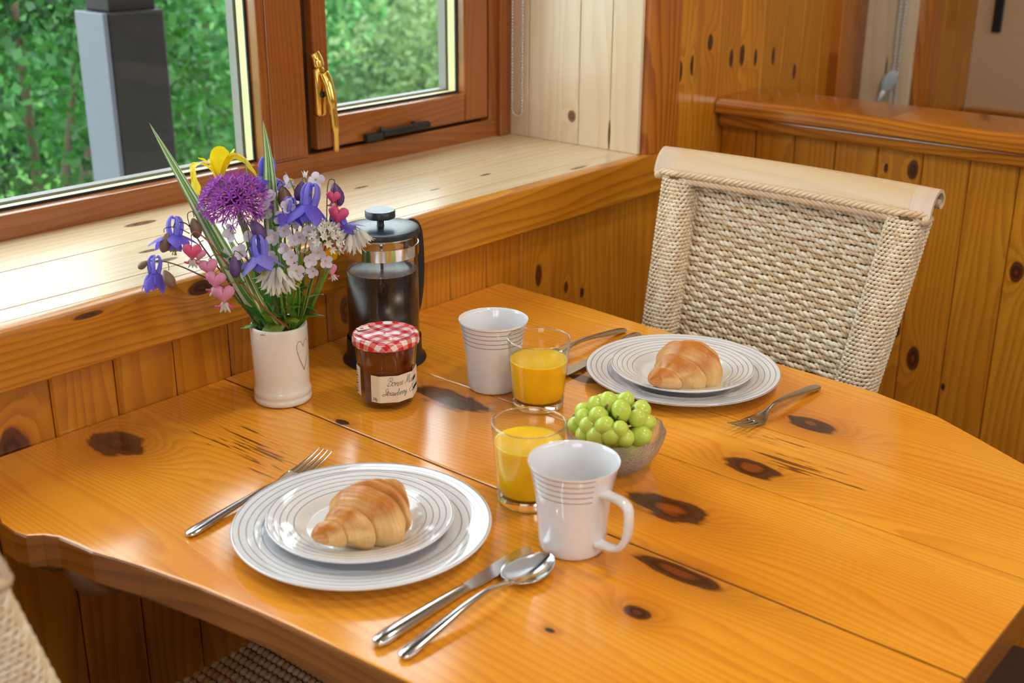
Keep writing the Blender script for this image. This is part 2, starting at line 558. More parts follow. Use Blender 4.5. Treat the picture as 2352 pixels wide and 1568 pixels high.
# boarded wall that holds the windows
wf = MB()
y0, y1 = YW+.014, 1.70
wf.box(XL-.1, 2.715, y0, y1, 0, SILL-.03); wf.box(3.082, XE+.1, y0, y1, 0, SILL-.03)   # below the sills
wf.box(XL-.1, XE+.1, y0, y1, 2.0, ZC)                    # above the heads
wf.box(XL-.1, -.30, y0, y1, SILL-.03, 2.0)
wf.box(1.866, 2.715, y0, y1, SILL-.03, 2.0)
wf.box(3.082, XE+.1, y0, y1, SILL-.03, 2.0)
W = tag(wf.build('wall_far', M_dark, None, False), kind='structure')
PW = .087
x = 1.787 - PW*42
while x < 3.48:
    w = min(PW, XE-x)
    if x >= 1.94:
        pass
    elif x < XL: pass
    elif x + PW <= -.30 - .02: plank(W, x, YW, .0, w, ZC, M_wall)
    else: plank(W, x, YW, .0, w, T+.10, M_wall)
    x += PW
for k in range(8):                                        # pier between the windows
    xx = 1.958 + k*PW
    plank(W, xx, YW, .0, min(PW, 2.62-xx) if xx+PW > 2.62 else PW, ZC, M_wall)
for k in range(4):
    xx = 3.19 + k*PW
    if xx < XE-.01: plank(W, xx, YW, 0, min(PW, XE-xx), ZC, M_wall)
plank(W, 2.62, YW, 0, PW, T+.10, M_wall); plank(W, 3.09, YW, 0, PW, T+.10, M_wall)

# half-height boarded partition with a cap rail
P = tag(MB().box(2.175, 2.25, -.15, YW, 0, .95).build('wall_right', M_dark, None, False), kind='structure')
k = 0
yy = YW-.0
ys = [1.283, 1.203, 1.116, 1.029, .942, .855, .768, .681, .594, .507, .42, .333, .246, .159, .072, -.015, -.102]
for a, b_ in zip(ys[:-1], ys[1:]): plank(P, 2.161, a, 0, a-b_, .95, M_part, -PI/2)
cap = MB().prism([(2.128, .952), (2.128, .972), (2.136, .982), (2.145, .984), (2.30, .984), (2.30, .952)], 0, 1.44)
co = cap.build('trim_3', M_cap, None, 30, .003)
co.matrix_world = Matrix(((1, 0, 0, 0), (0, 0, 1, -.157), (0, 1, 0, 0), (0, 0, 0, 1)))
tag(co, kind='structure')
o = MB().box(2.142, 2.161, -.15, YW-.001, .925, .952).build('bead_moulding', M_cap, None, False, .006, 3)
o.parent = co; o.matrix_parent_inverse = co.matrix_world.inverted()

# beige end wall of the neighbouring room, with its brown rail
tag(MB().box(XE, XE+.1, YB, 1.283, 0, ZC).build('wall_end', M_beige, None, False), kind='structure')
o = tag(MB().box(XE-.035, XE, YB, 1.269, T-.03, T+.05).build('trim_4', M_cap, None, False, .004), kind='structure')

# rear and left walls of the room, each with a wide window
lw = MB(); lw.box(XL-.1, XL, YB, 1.297, 0, .95); lw.box(XL-.1, XL, YB, 1.297, 2.2, ZC); lw.box(XL-.1, XL, YB, -2.0, .95, 2.2); lw.box(XL-.1, XL, -.2, 1.297, .95, 2.2)
tag(lw.build('wall_left', M_beige, None, False), kind='structure')
rw = MB(); rw.box(XL, XE, YB-.1, YB, 0, 1.45); rw.box(XL, XE, YB-.1, YB, 2.2, ZC); rw.box(XL, .3, YB-.1, YB, 1.45, 2.2); rw.box(2.9, XE, YB-.1, YB, 1.45, 2.2)
tag(rw.build('wall_rear', M_beige, None, False), kind='structure')
def wframe(nm, ax, at, a0, a1, z0, z1):
    b = MB()
    for q in ((a0, a0+.08, z0, z1), (a1-.08, a1, z0, z1), (a0, a1, z0, z0+.08), (a0, a1, z1-.08, z1), ((a0+a1)/2-.03, (a0+a1)/2+.03, z0, z1)):
        if ax == 0: b.box(at-.05, at, q[0], q[1], q[2], q[3])
        else: b.box(q[0], q[1], at-.05, at, q[2], q[3])
    return tag(b.build(nm, M_frame, None, False), kind='structure')
wframe('window_3', 0, XL-.01, -2.0, -.2, .95, 2.2)
wframe('window_4', 1, YB-.01, .3, 2.9, 1.45, 2.2)

# ---- window 1 : fixed light, mullion, opening sash
WN = thing('window_1', (0, 0, 0), kind='structure')
ZT = 2.0
def fbox(name, q, m=M_frame, par=None, bv=.003):
    return MB().box(*q).build(name, m, par or WN, False, bv)
fr = fbox('bottom_rail', (-.30, 1.846, YF, YF+.075, SILL-.03, T+.197), M_frameh)
fbox('head_rail', (-.30, 1.846, YF, YF+.075, 1.93, ZT), M_frameh)
fbox('jamb', (-.30, -.23, YF, YF+.075, T+.19, 1.94))
fbox('mullion', (1.236, 1.330, YF, YF+.075, T+.19, 1.94))
fbox('mullion_batten', (1.252, 1.318, YF-.004, YF+.01, T+.1985, 1.93), M_frame, None, .002)
fbox('jamb', (1.792, 1.849, YF+.0, YF+.075, T+.19, 1.94))
fbox('jamb_step', (1.815, 1.849, YF-.010, YF+.01, SILL, 1.94))
# fixed pane with its glazing layers
def glazing(par, x0, x1, z0, z1, ya):
    s = .0015
    def ringbars(nm, d0, d1, m, th):
        b = MB()
        b.box(x0, x0+th, d0, d1, z0, z1); b.box(x1-th, x1, d0, d1, z0, z1)
        b.box(x0+th, x1-th, d0, d1, z0, z0+th); b.box(x0+th, x1-th, d0, d1, z1-th, z1)
        return b.build(nm, m, par, False)
    ringbars('gasket', ya-.0030, ya, M_gasket, .004)
    ringbars('spacer_bar', ya+.0022, ya+.020, M_spacer, .0025)
    ringbars('outer_seal', ya+.0235, ya+.042, M_seal, .006)
    p = MB().box(x0, x1, ya, ya+.002, z0, z1).build('pane', M_pane, par, False)
    MB().box(x0, x1, ya+.0205, ya+.0225, z0, z1).build('pane', M_pane, par, False)
glazing(WN, -.23, 1.236, T+.197, 1.93, 1.618)
# opening sash
sash = fbox('sash', (1.344, 1.376, YF-.008, YF+.05, T+.204, 1.925))
fbox('stile', (1.716, 1.781, YF-.008, YF+.05, T+.204, 1.925), M_frame, sash, .004)
fbox('sash_rail', (1.3765, 1.7155, YF-.008, YF+.05, T+.204, T+.257), M_frameh, sash, .004)
fbox('sash_rail', (1.3765, 1.7155, YF-.008, YF+.05, 1.87, 1.925), M_frameh, sash, .004)
b = MB(); b.box(1.330, 1.3437, YF+.01, YF+.07, T+.197, 1.93); b.box(1.7813, 1.792, YF+.02, YF+.07, T+.197, 1.93); b.box(1.344, 1.781, YF+.02, YF+.07, T+.197, T+.2037)
b.build('rebate_shade', M_dark, WN, False)  # dark strips round the sash, the gap's shadow put into their colour
glazing(sash, 1.376, 1.716, T+.257, 1.87, 1.607)
# espagnolette handle
hb = MB(); hb.tube([(1.3450, YF-.009, T+.275), (1.3450, YF-.022, T+.275)], .001, 6)
hb = MB().box(1.3360, 1.3560, YF-.024, YF-.008, T+.262, T+.345)
hd = hb.build('handle', M_brass, sash, True, .006, 3)
MB().tube(smooth_pts([(1.3450, YF-.018, T+.345), (1.3440, YF-.016, T+.358), (1.3410, YF-.012, T+.368)]), [.010]*6+[.009]*6+[.004], 10).build('handle_nose', M_brass, hd)
MB().tube(smooth_pts([(1.3480, YF-.026, T+.335), (1.3510, YF-.034, T+.315), (1.3530, YF-.040, T+.28), (1.3550, YF-.042, T+.235), (1.3560, YF-.040, T+.203)]),
          [.0095]*6+[.009]*6+[.007]*6+[.0055]*6+[.003], 12).build('lever', M_brass, hd)
MB().tube([(1.3455, YF-.0235, T+.300), (1.3455, YF-.0262, T+.300)], .0055, 14).build('lock_button', M_black, hd)
# casement stay
st = MB().box(1.485, 1.605, YF-.024, YF-.012, T+.208, T+.221).build('casement_stay', M_black, WN, False, .003)
MB().box(1.447, 1.486, YF-.022, YF-.009, T+.204, T+.217).build('stay_block', M_gasket, st, False, .002)
MB().tube([(1.484, YF-.018, T+.214), (1.484, YF-.018, T+.226)], .004, 10).build('stay_pin', M_black, st)
MB().tube([(1.565, YF-.018, T+.214), (1.565, YF-.018, T+.226)], .004, 10).build('stay_pin', M_black, st)
# sill and reveals
SL = MB().box(-.30, 1.8655, YW, YF+.01, SILL-.03, SILL-.016).build('sill', M_dark, WN, False)
for a, c in ((1.2735, 1.316), (1.316, 1.456), (1.456, 1.600)):
    MB().box(-.30, 1.852, a+.0005, c-.0005, SILL-.016, SILL).build('sill_board', M_pale, SL, False, .0012, 1)
RV = MB().box(1.858, 1.866, 1.2735, YF+.06, SILL-.016, ZT).build('reveal', M_dark, WN, False)
for a, c in ((1.2735, 1.340), (1.340, 1.414), (1.414, 1.539), (1.539, 1.64)):
    MB().box(1.850, 1.8585, a+.0005, c-.0005, SILL, ZT).build('reveal_board', M_palev, RV, False, .0012, 1)
# apron board under the sill, with a rounded nose
pr = [(1.2565, T+.085), (1.2535, T+.088), (1.2535, T+.146), (1.2525, T+.152), (1.2545, T+.158), (1.2595, T+.1608), (1.2735, T+.1608), (1.2735, T+.147), (1.283, T+.147), (1.283, T+.085)]
ap = MB().prism(pr, 0, 2.26)
ao = ap.build('trim_1', M_trim, None, 35)
ao.matrix_world = Matrix(((0, 0, 1, -.30), (1, 0, 0, 0), (0, 1, 0, 0), (0, 0, 0, 1)))
tag(ao, kind='structure')
# casing up the right side
pc = [(1.8585, 1.2733), (1.866, 1.262), (1.874, 1.2575), (1.955, 1.2575), (1.9575, 1.260), (1.9575, 1.283), (1.8585, 1.283)]
cs = MB().prism(pc, T+.1615, ZC)
tag(cs.build('trim_2', M_case, None, 35), kind='structure')

# ---- glazed door beyond the partition
W2 = thing('door_1', (0, 0, 0), kind='structure')
YD = 1.405
fbox('bottom_rail', (2.729, 3.066, YD, YD+.06, 0, .25), M_frameh, W2)
fbox('head_rail', (2.729, 3.066, YD, YD+.06, 1.92, ZT), M_frameh, W2)
fbox('stile', (2.729, 2.79, YD, YD+.06, .2505, 1.9195), M_frame, W2)
fbox('stile', (2.975, 3.066, YD, YD+.06, .2505, 1.9195), M_frame, W2)
glazing(W2, 2.79, 2.975, .2505, 1.9195, YD+.02)
for xa in (3.066, 2.715):
    MB().box(xa, xa+.014, 1.2735, YD+.07, 0, ZT).build('reveal_board', M_palev, W2, False, .001, 1)
def shift(pts, dx, flip=False):
    c = 1.908
    return [((c-(x_-c) if flip else x_)+dx, y_) for x_, y_ in pts]
tag(MB().prism(shift(pc, 2.665-1.908, True), .0, ZC).build('trim_5', M_case, None, 35), kind='structure')
tag(MB().prism(shift(pc, 3.135-1.908), .0, ZC).build('trim_6', M_case, None, 35), kind='structure')

# ================================================================== OUTDOORS
M_grass = plain('grass', (.10, .26, .04), .9, var=.5, bscale=6)
tag(MB().box(-12, 25, 1.75, 30, -.9, -.6).build('ground', M_grass, None, False), kind='structure')
M_postwood = plain('dark_stained_post', (.016, .011, .011), .7, var=.3, bscale=25)
vp = thing('veranda_post', (1.668, 2.665, -.6), 0, 'dark stained wooden veranda post standing outside the left window', 'post')
MB().box(-.075, .078, -.065, .06, 0, 1.70).build('shaft', M_postwood, vp, False, .006)
MB().box(-.088, -.0755, -.064, .059, 0, 1.70).build('lit_side', plain('sky_lit_side_grey', (.15, .145, .19), .6, var=.1), vp, False, .003)  # added slab on the post's left face, its paler grey imitates skylight there
MB().box(-.062, .066, -.05, .05, 1.70, 1.79).build('neck', M_postwood, vp, False, .004)
MB().box(-.088, .09, -.075, .07, 1.79, 3.1).build('head', M_postwood, vp, False, .012)


def leaf_mat(name, a, b, tl=.35):
    m, t, bs = mat(name)
    at = t.nodes.new('ShaderNodeAttribute'); at.attribute_name = 'tone'
    bs.inputs['Roughness'].default_value = .5
    cm = mix(t, E(t, at.outputs['Fac']), a, b)
    t.links.new(cm.s, bs.inputs['Base Color'])
    tr = t.nodes.new('ShaderNodeBsdfTranslucent'); t.links.new(cm.s, tr.inputs[0])
    mx = t.nodes.new('ShaderNodeMixShader'); mx.inputs[0].default_value = tl
    t.links.new(bs.outputs[0], mx.inputs[1]); t.links.new(tr.outputs[0], mx.inputs[2])
    t.links.new(mx.outputs[0], t.nodes['Material Output'].inputs[0])
    return m


M_lf1 = leaf_mat('deep_green_leaves', (.008, .06, .012), (.06, .24, .03))
M_lf2 = leaf_mat('bright_green_leaves', (.035, .18, .05), (.17, .44, .13))
M_lf3 = leaf_mat('olive_green_leaves', (.06, .13, .05), (.26, .38, .13))
M_bark = plain('bark', (.16, .11, .075), .9, var=.3, bscale=30)
rl = random.Random(3)


def shrub(name, label, loc, rx, ry, h, n, size, m, trunk=True, hollow=.55):
    s = thing(name, loc, 0, label, 'tree' if 'tree' in name else 'bush', 'greenery in the garden outside the window')
    b = MB()
    for i in range(n):
        while True:
            p = Vector((rl.uniform(-1, 1), rl.uniform(-1, 1), rl.uniform(-1, 1)))
            if hollow < p.length < 1: break
        cl = mnoise.noise(p*2.6 + Vector(loc))
        p = p*(1+.28*cl)
        c = Vector((p.x*rx, p.y*ry, h*.5 + p.z*h*.52))
        if c.z < .02: c.z = .02 + rl.random()*.1
        d = Vector((rl.gauss(0, 1), rl.gauss(0, 1), rl.gauss(0, 1)-.3)).normalized()
        w = d.cross(Vector((rl.gauss(0, 1), rl.gauss(0, 1), rl.gauss(0, 1)))).normalized()
        L = size*rl.uniform(.6, 1.3)
        b.add([c, c+d*L*.5+w*L*.28, c+d*L, c+d*L*.5-w*L*.28], [(0, 1, 2, 3)], None, min(1, max(0, .45+.9*cl+rl.uniform(-.3, .3))))
    me = bpy.data.meshes.new('foliage')
    me.from_pydata(b.v, [], b.f)
    ca = me.color_attributes.new('tone', 'FLOAT_COLOR', 'POINT')
    ca.data.foreach_set('color', [q for c in b.c for q in (c, c, c, 1)])
    me.materials.append(m)
    o = place('foliage', me, s); o['kind'] = 'stuff'
    tb = MB()
    for i in range(5):
        a = rl.uniform(0, 6.28); e = (math.cos(a)*rx*.6, math.sin(a)*ry*.6, h*rl.uniform(.6, .9))
        tb.tube(smooth_pts([(0, 0, 0), (e[0]*.25, e[1]*.25, h*.3), e]), [.04*h*.4*(1-.06*q) for q in range(13)], 6)
    tb.build('branches', M_bark, s)
    return s


G0 = -.6
shrub('leafy_bush', 'dense dark green leafy bush behind the left window pane, left of the post', (2.15, 4.1, G0), .80, .6, 2.1, 13799, 0.050, M_lf1)
shrub('hedge_bush', 'bright green bush seen between the veranda post and the mullion', (4.45, 6.3, G0), 1.35, .8, 2.3, 16099, 0.063, M_lf2)
shrub('hedge_bush', 'low green bush at the foot of the dark bush outside', (2.05, 6.0, G0), .8, .75, 1.8, 11500, 0.059, M_lf2)
shrub('garden_tree', 'olive green tree with loose leaves filling the opening sash', (7.95, 6.9, G0), 1.5, 1.1, 2.7, 16099, 0.066, M_lf3)
shrub('garden_tree', 'pale green tree far behind the bushes', (6.1, 9.9, G0), 2.0, 1.2, 3.0, 16099, 0.099, M_lf2)
shrub('garden_tree', 'dark tree at the far left of the garden', (1.9, 9.4, G0), 1.9, 1.2, 3.0, 16099, 0.099, M_lf1)
shrub('garden_tree', 'olive tree at the far right of the garden', (10.4, 9.6, G0), 2.0, 1.4, 3.2, 16099, 0.099, M_lf3)
shrub('leafy_bush', 'yellowish green low bush under the opening sash outside', (4.9, 4.5, G0), 1.1, .6, 1.5, 11500, 0.053, M_lf3)

# ================================================================== CEILING LAMPS
M_bulb = plain('warm_lamp_glass', (1.0, .86, .68), .5, emit=LAMP)
for i, (lx, ly) in enumerate(((.35, -.35), (1.6, .3), (.2, -1.6))):
    L = thing('ceiling_lamp', (lx, ly, ZC), 0, ('round ceiling lamp above the near end of the table', 'round ceiling lamp above the far chair',
              'round ceiling lamp near the rear wall')[i], 'lamp', 'round ceiling lamps')
    MB().lathe([(0, 0), (.13, 0), (.14, -.015), (.13, -.03), (0, -.03)], 32).build('base', M_white, L)
    MB().lathe([(.118, -.0301), (.112, -.055), (.085, -.075), (.04, -.085), (0, -.087)], 32).build('glass_shade', M_bulb, L)

# ================================================================== TABLE
outline = [(.575, 1.2825), (.545, 1.22), (.515, 1.165), (.503, 1.131), (.502, 1.102), (.506, 1.084), (.518, 1.073), (.526, 1.057), (.530, 1.031), (.533, 1.005),
           (.541, .976), (.550, .940), (.557, .903), (.564, .867), (.569, .829), (.574, .792), (.578, .756), (.580, .735), (.585, .662), (.588, .617), (.592, .50), (.60, .38),
           (.62, .31), (.67, .272), (.75, .2645), (.894, .264), (1.048, .266), (1.14, .272), (1.22, .288), (1.29, .320), (1.351, .370), (1.385, .434), (1.419, .502), (1.440, .591),
           (1.445, .666), (1.450, .80), (1.458, .978), (1.468, 1.105), (1.474, 1.2825)]


def clip(poly, xlim, keep_greater):
    out = []
    n = len(poly)
    for i in range(n):
        a = poly[i]; b = poly[(i+1) % n]
        ia = (a[0] >= xlim) == keep_greater; ib = (b[0] >= xlim) == keep_greater
        if ia: out.append(a)
        if ia != ib:
            t = (xlim-a[0])/(b[0]-a[0]); out.append((xlim, a[1]+t*(b[1]-a[1])))
    return out


TB = thing('dining_table', (1.0, .77, 0), 0, 'glossy knotty pine table with a waney left edge and rounded corner', 'table')
seams = [.45, .903, 1.096, 1.242, 1.55]
for i in range(4):
    g = .00035
    p = clip(clip(outline, seams[i]+g, True), seams[i+1]-g, False)
    b = MB().prism([(x_-1.0, y_-.77) for x_, y_ in p], T-.038, T)
    o = b.build('plank', M_table, TB, False, .0045 if i in (0,) else .0022, 3)
    o.data.materials.append(M_tableside)
    for f in o.data.polygons:
        if abs(f.normal.z) < .5:
            f.material_index = 1
# burl under the waney edge
bb = MB()
for (bx, by, bz, sx, sy, sz) in ((.556, 1.040, -.044, .032, .05, .020), (.542, 1.085, -.035, .026, .03, .018), (.575, .99, -.040, .03, .04, .012)):
    bb.ball(TR(bx-1.0, by-.77, T+bz) @ SCL(sx, sy, sz), 14, 8)
for i_, p_ in enumerate(bb.v):
    q_ = Vector(p_); n_ = mnoise.noise(q_*45)*.005
    bb.v[i_] = (q_.x+n_, q_.y-n_, min(q_.z+n_, T-.010))
bb.build('waney_burl', plain('rough_bark', (.13, .05, .018), .65, var=.5, bscale=60, bump=.6), TB)
tl = MB(); tl.box(-.45, .44, -.38, -.33, T-.10, T-.039); tl.box(-.37, -.33, -.36, .46, T-.10, T-.039); tl.box(.36, .40, -.36, .46, T-.10, T-.039)
tl.build('apron_frame', M_tableside, TB, False, .003)
for lx in (-.33, .37):
    MB().box(lx-.035, lx+.035, -.36, -.29, 0, T-.039).build('leg', M_tableside, TB, False, .004)

# ================================================================== WOVEN CHAIRS  (local: faces -X, back centre y=0)
def make_chair():
    C = thing('woven_chair', (0, 0, 0))
    Zb, Zt = .46, .938
    fx = lambda z: (z-.71)*.30                       # rake of the back
    hw = lambda z: .199 + (z-.71)*.085               # half width
    cur = lambda y, z: .014*(1-(y/hw(z))**2)
    rr = random.Random(11)
    # woven middle panel
    b = MB(); core = MB()
    pitch, bl = .0076, .0082
    nrow = int((Zt-Zb)/pitch)
    for r in range(nrow):
        z = Zb + (r+.5)*pitch; w = hw(z)-.050; n = int(2*w/bl)
        tone_row = rr.uniform(-.1, .1)
        for k in range(n):
            y = -w + (k+.5)*2*w/n
            out = .0022*math.sin(PI*y/.026 + r*PI)
            xx = fx(z) + cur(y, z) + .010 - out
            tn = .55 + tone_row + .28*math.sin(PI*y/.026 + r*PI) + rr.uniform(-.3, .3)
            M = TR(xx, y, z + rr.uniform(-.0005, .0005)) @ RY(.3) @ RX(math.radians(27 + rr.uniform(-8, 8))) @ SCL(.0040, .0086, .0033)
            b.ball(M, 6, 4, max(0, min(1, tn)))
    o = b.build('woven_panel', M_rope, C); o['kind'] = 'stuff'
    vs = []; fs = []
    for j in range(12):
        z = Zb + (Zt+.004-Zb)*j/11
        for i in range(12):
            y = -hw(z)+.03 + (2*hw(z)-.06)*i/11
            vs.append((fx(z)+cur(y, z)+.013, y, z)); vs.append((fx(z)+cur(y, z)+.030, y, z))
    for j in range(11):
        for i in range(11):
            a = (j*12+i)*2; c = ((j+1)*12+i)*2
            fs.append((a, a+2, c+2, c)); fs.append((a+1, c+1, c+3, a+3))
    core.add(vs, fs); core.build('panel_core', M_ropeback, C)
    # wrapped side posts
    for s in (-1, 1):
        b = MB(); c2 = MB()
        pitch = .0058; n = int((Zt+.008-Zb)/pitch)
        path = []
        for r in range(n):
            z = Zb+(r+.5)*pitch
            m = 26
            for k in range(m):
                a = 2*PI*(k+.5*(r % 2))/m
                # squarish section
                ca, sa = math.cos(a), math.sin(a)
                q = 1/((abs(ca)**3.2+abs(sa)**3.2)**(1/3.2))
                px = fx(z)+.012 + .029*ca*q; py = s*(hw(z)-.028) + .027*sa*q
                tn = .66 + rr.uniform(-.3, .3)
                M = TR(px, py, z) @ RZ(a) @ RX(math.radians(24+rr.uniform(-8, 8))) @ SCL(.0027, .0066, .0027)
                b.ball(M, 6, 4, max(0, min(1, tn)))
        o = b.build('wrapped_post', M_rope, C); o['kind'] = 'stuff'
        for j in range(2): path.append((fx(Zb if j == 0 else Zt)+.012, s*(hw(Zb if j == 0 else Zt)-.028), Zb if j == 0 else Zt))
        c2.tube(path, .0285, 12); c2.build('post_core', M_ropeback, C)
    # braided cane under the top rail
    b = MB(); n = 46
    zb = .945
    for k in range(n):
        y = -hw(zb)-.002 + (2*hw(zb)+.004)*(k+.5)/n
        for row, (dz, tilt) in enumerate(((.0055, -22), (-.0045, 24))):
            xx = fx(zb)+cur(y, zb)-.020 + .003*row + max(0, (abs(y)-hw(zb)+.03))*.3
            M = TR(xx, y, zb+dz) @ RX(math.radians(tilt)) @ SCL(.0046, .0135, .0038)
            b.ball(M, 8, 6, .5+rr.uniform(-.3, .3))
    for s in (-1, 1):
        b.ball(TR(fx(zb)-.010, s*(hw(zb)+.004), zb-.001) @ SCL(.010, .007, .008), 8, 6, .4)
    b.build('braided_edge', M_braid, C)
    # scrolled top rail: profile in X,Z swept along Y
    prof = [(.000, .948), (.003, .960), (.008, .971), (.016, .980), (.027, .985), (.038, .983), (.046, .976), (.049, .967), (.046, .959), (.039, .955), (.032, .958), (.029, .964), (.033, .970)]
    base = fx(.948) - .016
    def rail(ya, yb, m, name, ns):
        pts = smooth_pts([(p[0], 0, p[1]) for p in prof], 4)
        th = .0065
        b = MB(); vs = []; fs = []; npt = len(pts)
        for j in range(ns+1):
            y = ya + (yb-ya)*j/ns
            for i, p in enumerate(pts):
                d = (pts[min(i+1, npt-1)]-pts[max(i-1, 0)]).normalized(); nr = Vector((d.z, 0, -d.x))
                x0 = base + cur(y, .94)*1.0
                tt = th*(1-.45*i/npt)
                vs.append((x0+p.x, y, p.z)); q = p + nr*tt; vs.append((x0+q.x, y, q.z))
        k2 = 2*npt
        for j in range(ns):
            for i in range(npt-1):
                a = j*k2+2*i; c = a+k2
                fs.append((a, a+2, c+2, c)); fs.append((a+1, c+1, c+3, a+3))
            a = j*k2; c = a+k2
            fs.append((a, c, c+1, a+1)); a += k2-2; c += k2-2; fs.append((a, a+1, c+1, c))
        for j in (0, ns):
            for i in range(npt-1):
                a = j*k2+2*i; fs.append((a, a+1, a+3, a+2))
        b.add(vs, fs)
        return b.build(name, m, C, 50)
    H2 = .229
    rail(-H2+.034, H2-.034, M_railwood, 'top_rail', 14)
    rail(-H2, -H2+.0338, M_railend, 'rail_end', 3); rail(H2-.0338, H2, M_railend, 'rail_end', 3)
    # seat and legs
    b = MB(); rr2 = random.Random(5)
    for r in range(40):
        y = -.20+.40*(r+.5)/40
        for k in range(30):
            xx = -.42+.42*(k+.5)/30
            b.ball(TR(xx-.03, y, .452) @ RZ(math.radians(30)) @ SCL(.0085, .0062, .006), 6, 4, .5+rr2.uniform(-.3, .3))
    o = b.build('woven_seat', M_rope, C); o['kind'] = 'stuff'
    MB().box(-.45, -.02, -.20, .20, .385, .450).build('seat_frame', M_ropeback, C, False, .015, 3)
    for s in (-1, 1):
        MB().tube([(-.42, s*.17, 0), (-.42, s*.18, .388)], [.017, .021], 12).build('leg', M_railwood, C)
        MB().tube([(.03, s*.17, 0), (-.035, s*.175, .39), (-.05, s*.172, .50)], [.017, .021, .02], 12).build('leg', M_railwood, C)
    return C


chair = make_chair()
chair.location = (1.556, .846, 0)
tag(chair, 'woven seagrass chair with scrolled pale wood rail facing the table at the far side', 'chair', 'woven dining chairs')
ch2 = copy_tree(chair)
ch2.location = (.366, .925, 0); ch2.rotation_euler = (0, 0, PI)
tag(ch2, 'woven seagrass chair cut off by the lower left corner of the picture', 'chair')

# ================================================================== TABLEWARE
def plate(name, R, h, loc, m, label, group):
    p = thing(name, loc, 0, label, 'plate', group)
    k = R
    pf = [(0, .003), (.55*k, .003), (.60*k, .004), (.66*k, .009), (.72*k, h*.70), (.97*k, h-.0005), (.992*k, h), (k, h-.0012), (.985*k, h-.0032), (.72*k, h*.70-.0045), (.64*k, .0035), (.58*k, 0), (.54*k, 0), (.53*k, .001), (0, .001)]
    MB().lathe(pf, 96).build('dish', m, p)
    return p


DF, DB = (.7345, .8265), (1.309, .813)
plate('dinner_plate', .1325, .018, (*DF, T), M_plate_big, 'large white ringed dinner plate nearest the camera, under a small plate', 'large white plates with grey rings')
plate('side_plate', .0955, .016, (DF[0]-.003, DF[1]-.0005, T+.0105), M_plate_small, 'small white ringed plate holding the paler croissant, nearest the camera', 'small white plates with grey rings')
plate('dinner_plate', .1310, .018, (*DB, T), M_plate_big, 'large white ringed dinner plate in front of the woven chair', 'large white plates with grey rings')
plate('side_plate', .0955, .016, (DB[0]-.009, DB[1]-.005, T+.0105), M_plate_small, 'small white ringed plate holding the browner croissant by the chair', 'small white plates with grey rings')


def croissant(loc, rz, label, L, W, Hh, seed, tone, edges):
    c = thing('croissant', loc, rz, label, 'croissant', 'croissants on plates')
    nt, na = 260, 56
    b = MB(); vs = []; fs = []; cols = []
    kmid = min(range(len(edges)-1), key=lambda q: abs(edges[q]+edges[q+1]))
    for i in range(nt+1):
        t = -1 + 2*i/nt
        for j in range(na):
            a = 2*PI*j/na
            # dough edges run obliquely round the roll
            tt = t + .10*math.sin(a+.5)*(1-t*t) + .02*math.sin(2*a+seed) + .012*mnoise.noise(Vector((a*1.3, t*3, seed)))
            env = max(0.0, 1-abs(t)**3.2)**.42
            env *= .46+.54*math.exp(-(abs(t)/.55)**2.2)
            k = 0
            for q in range(len(edges)-1):
                if tt >= edges[q]: k = q
            f = min(max((tt-edges[k])/(edges[k+1]-edges[k]), 0), 1)
            # every band swells and ends in a lip that overlaps the smaller band outside it
            if k == kmid: s = 1.0 - .35*abs(2*f-1)**3
            elif k < kmid: s = .62 + .34*math.sin(PI*.5*(f**.8)) - .55*max(0, (f-.86)/.14)
            else: s = .62 + .34*math.sin(PI*.5*((1-f)**.8)) - .55*max(0, ((1-f)-.86)/.14)
            s += .10*math.sin(PI*f)
            lam = .030*math.sin(f*26 + a*1.5 + seed)*(1-.8*math.sin(PI*f)) + .010*math.sin(f*60+a)
            nz = mnoise.noise(Vector((t*6, math.cos(a)*2.2, math.sin(a)*2.2+seed)))
            r = env*(s + lam + nz*.07)
            y = W*.5*r*math.cos(a) + .020*t*t - .006
            z = Hh*.50*r*math.sin(a)
            z = max(z, -Hh*.33*min(1, env*1.3)) + Hh*.33
            vs.append((L*.5*t, y, z))
            up = max(0, math.sin(a))
            crown = math.sin(PI*min(1, max(0, f)))**.6
            v = tone*(.12 + .72*up*crown) + nz*.42 + (tone*.30 if abs(t) > .9 else 0)
            cols.append(max(0, min(1, v)))
    for i in range(nt):
        for j in range(na):
            k = (j+1) % na
            fs.append((i*na+j, i*na+k, (i+1)*na+k, (i+1)*na+j))
    fs.append(tuple(range(na))); fs.append(tuple(nt*na+j for j in range(na)))
    b.add(vs, fs); b.c = cols
    b.build('rolled_crust', M_crust, c)
    return c


croissant((.724, .806, T+.0138), math.radians(9), 'pale golden croissant on the small plate nearest the camera', .134, .078, .068, 1, 1.15, [-1.02, -.70, -.40, .10, .42, .68, 1.02])
croissant((1.268, .783, T+.0138), math.radians(5), 'browner flaky croissant on the small plate by the woven chair', .138, .084, .072, 4, 1.3, [-1.02, -.66, -.30, .22, .62, 1.02])


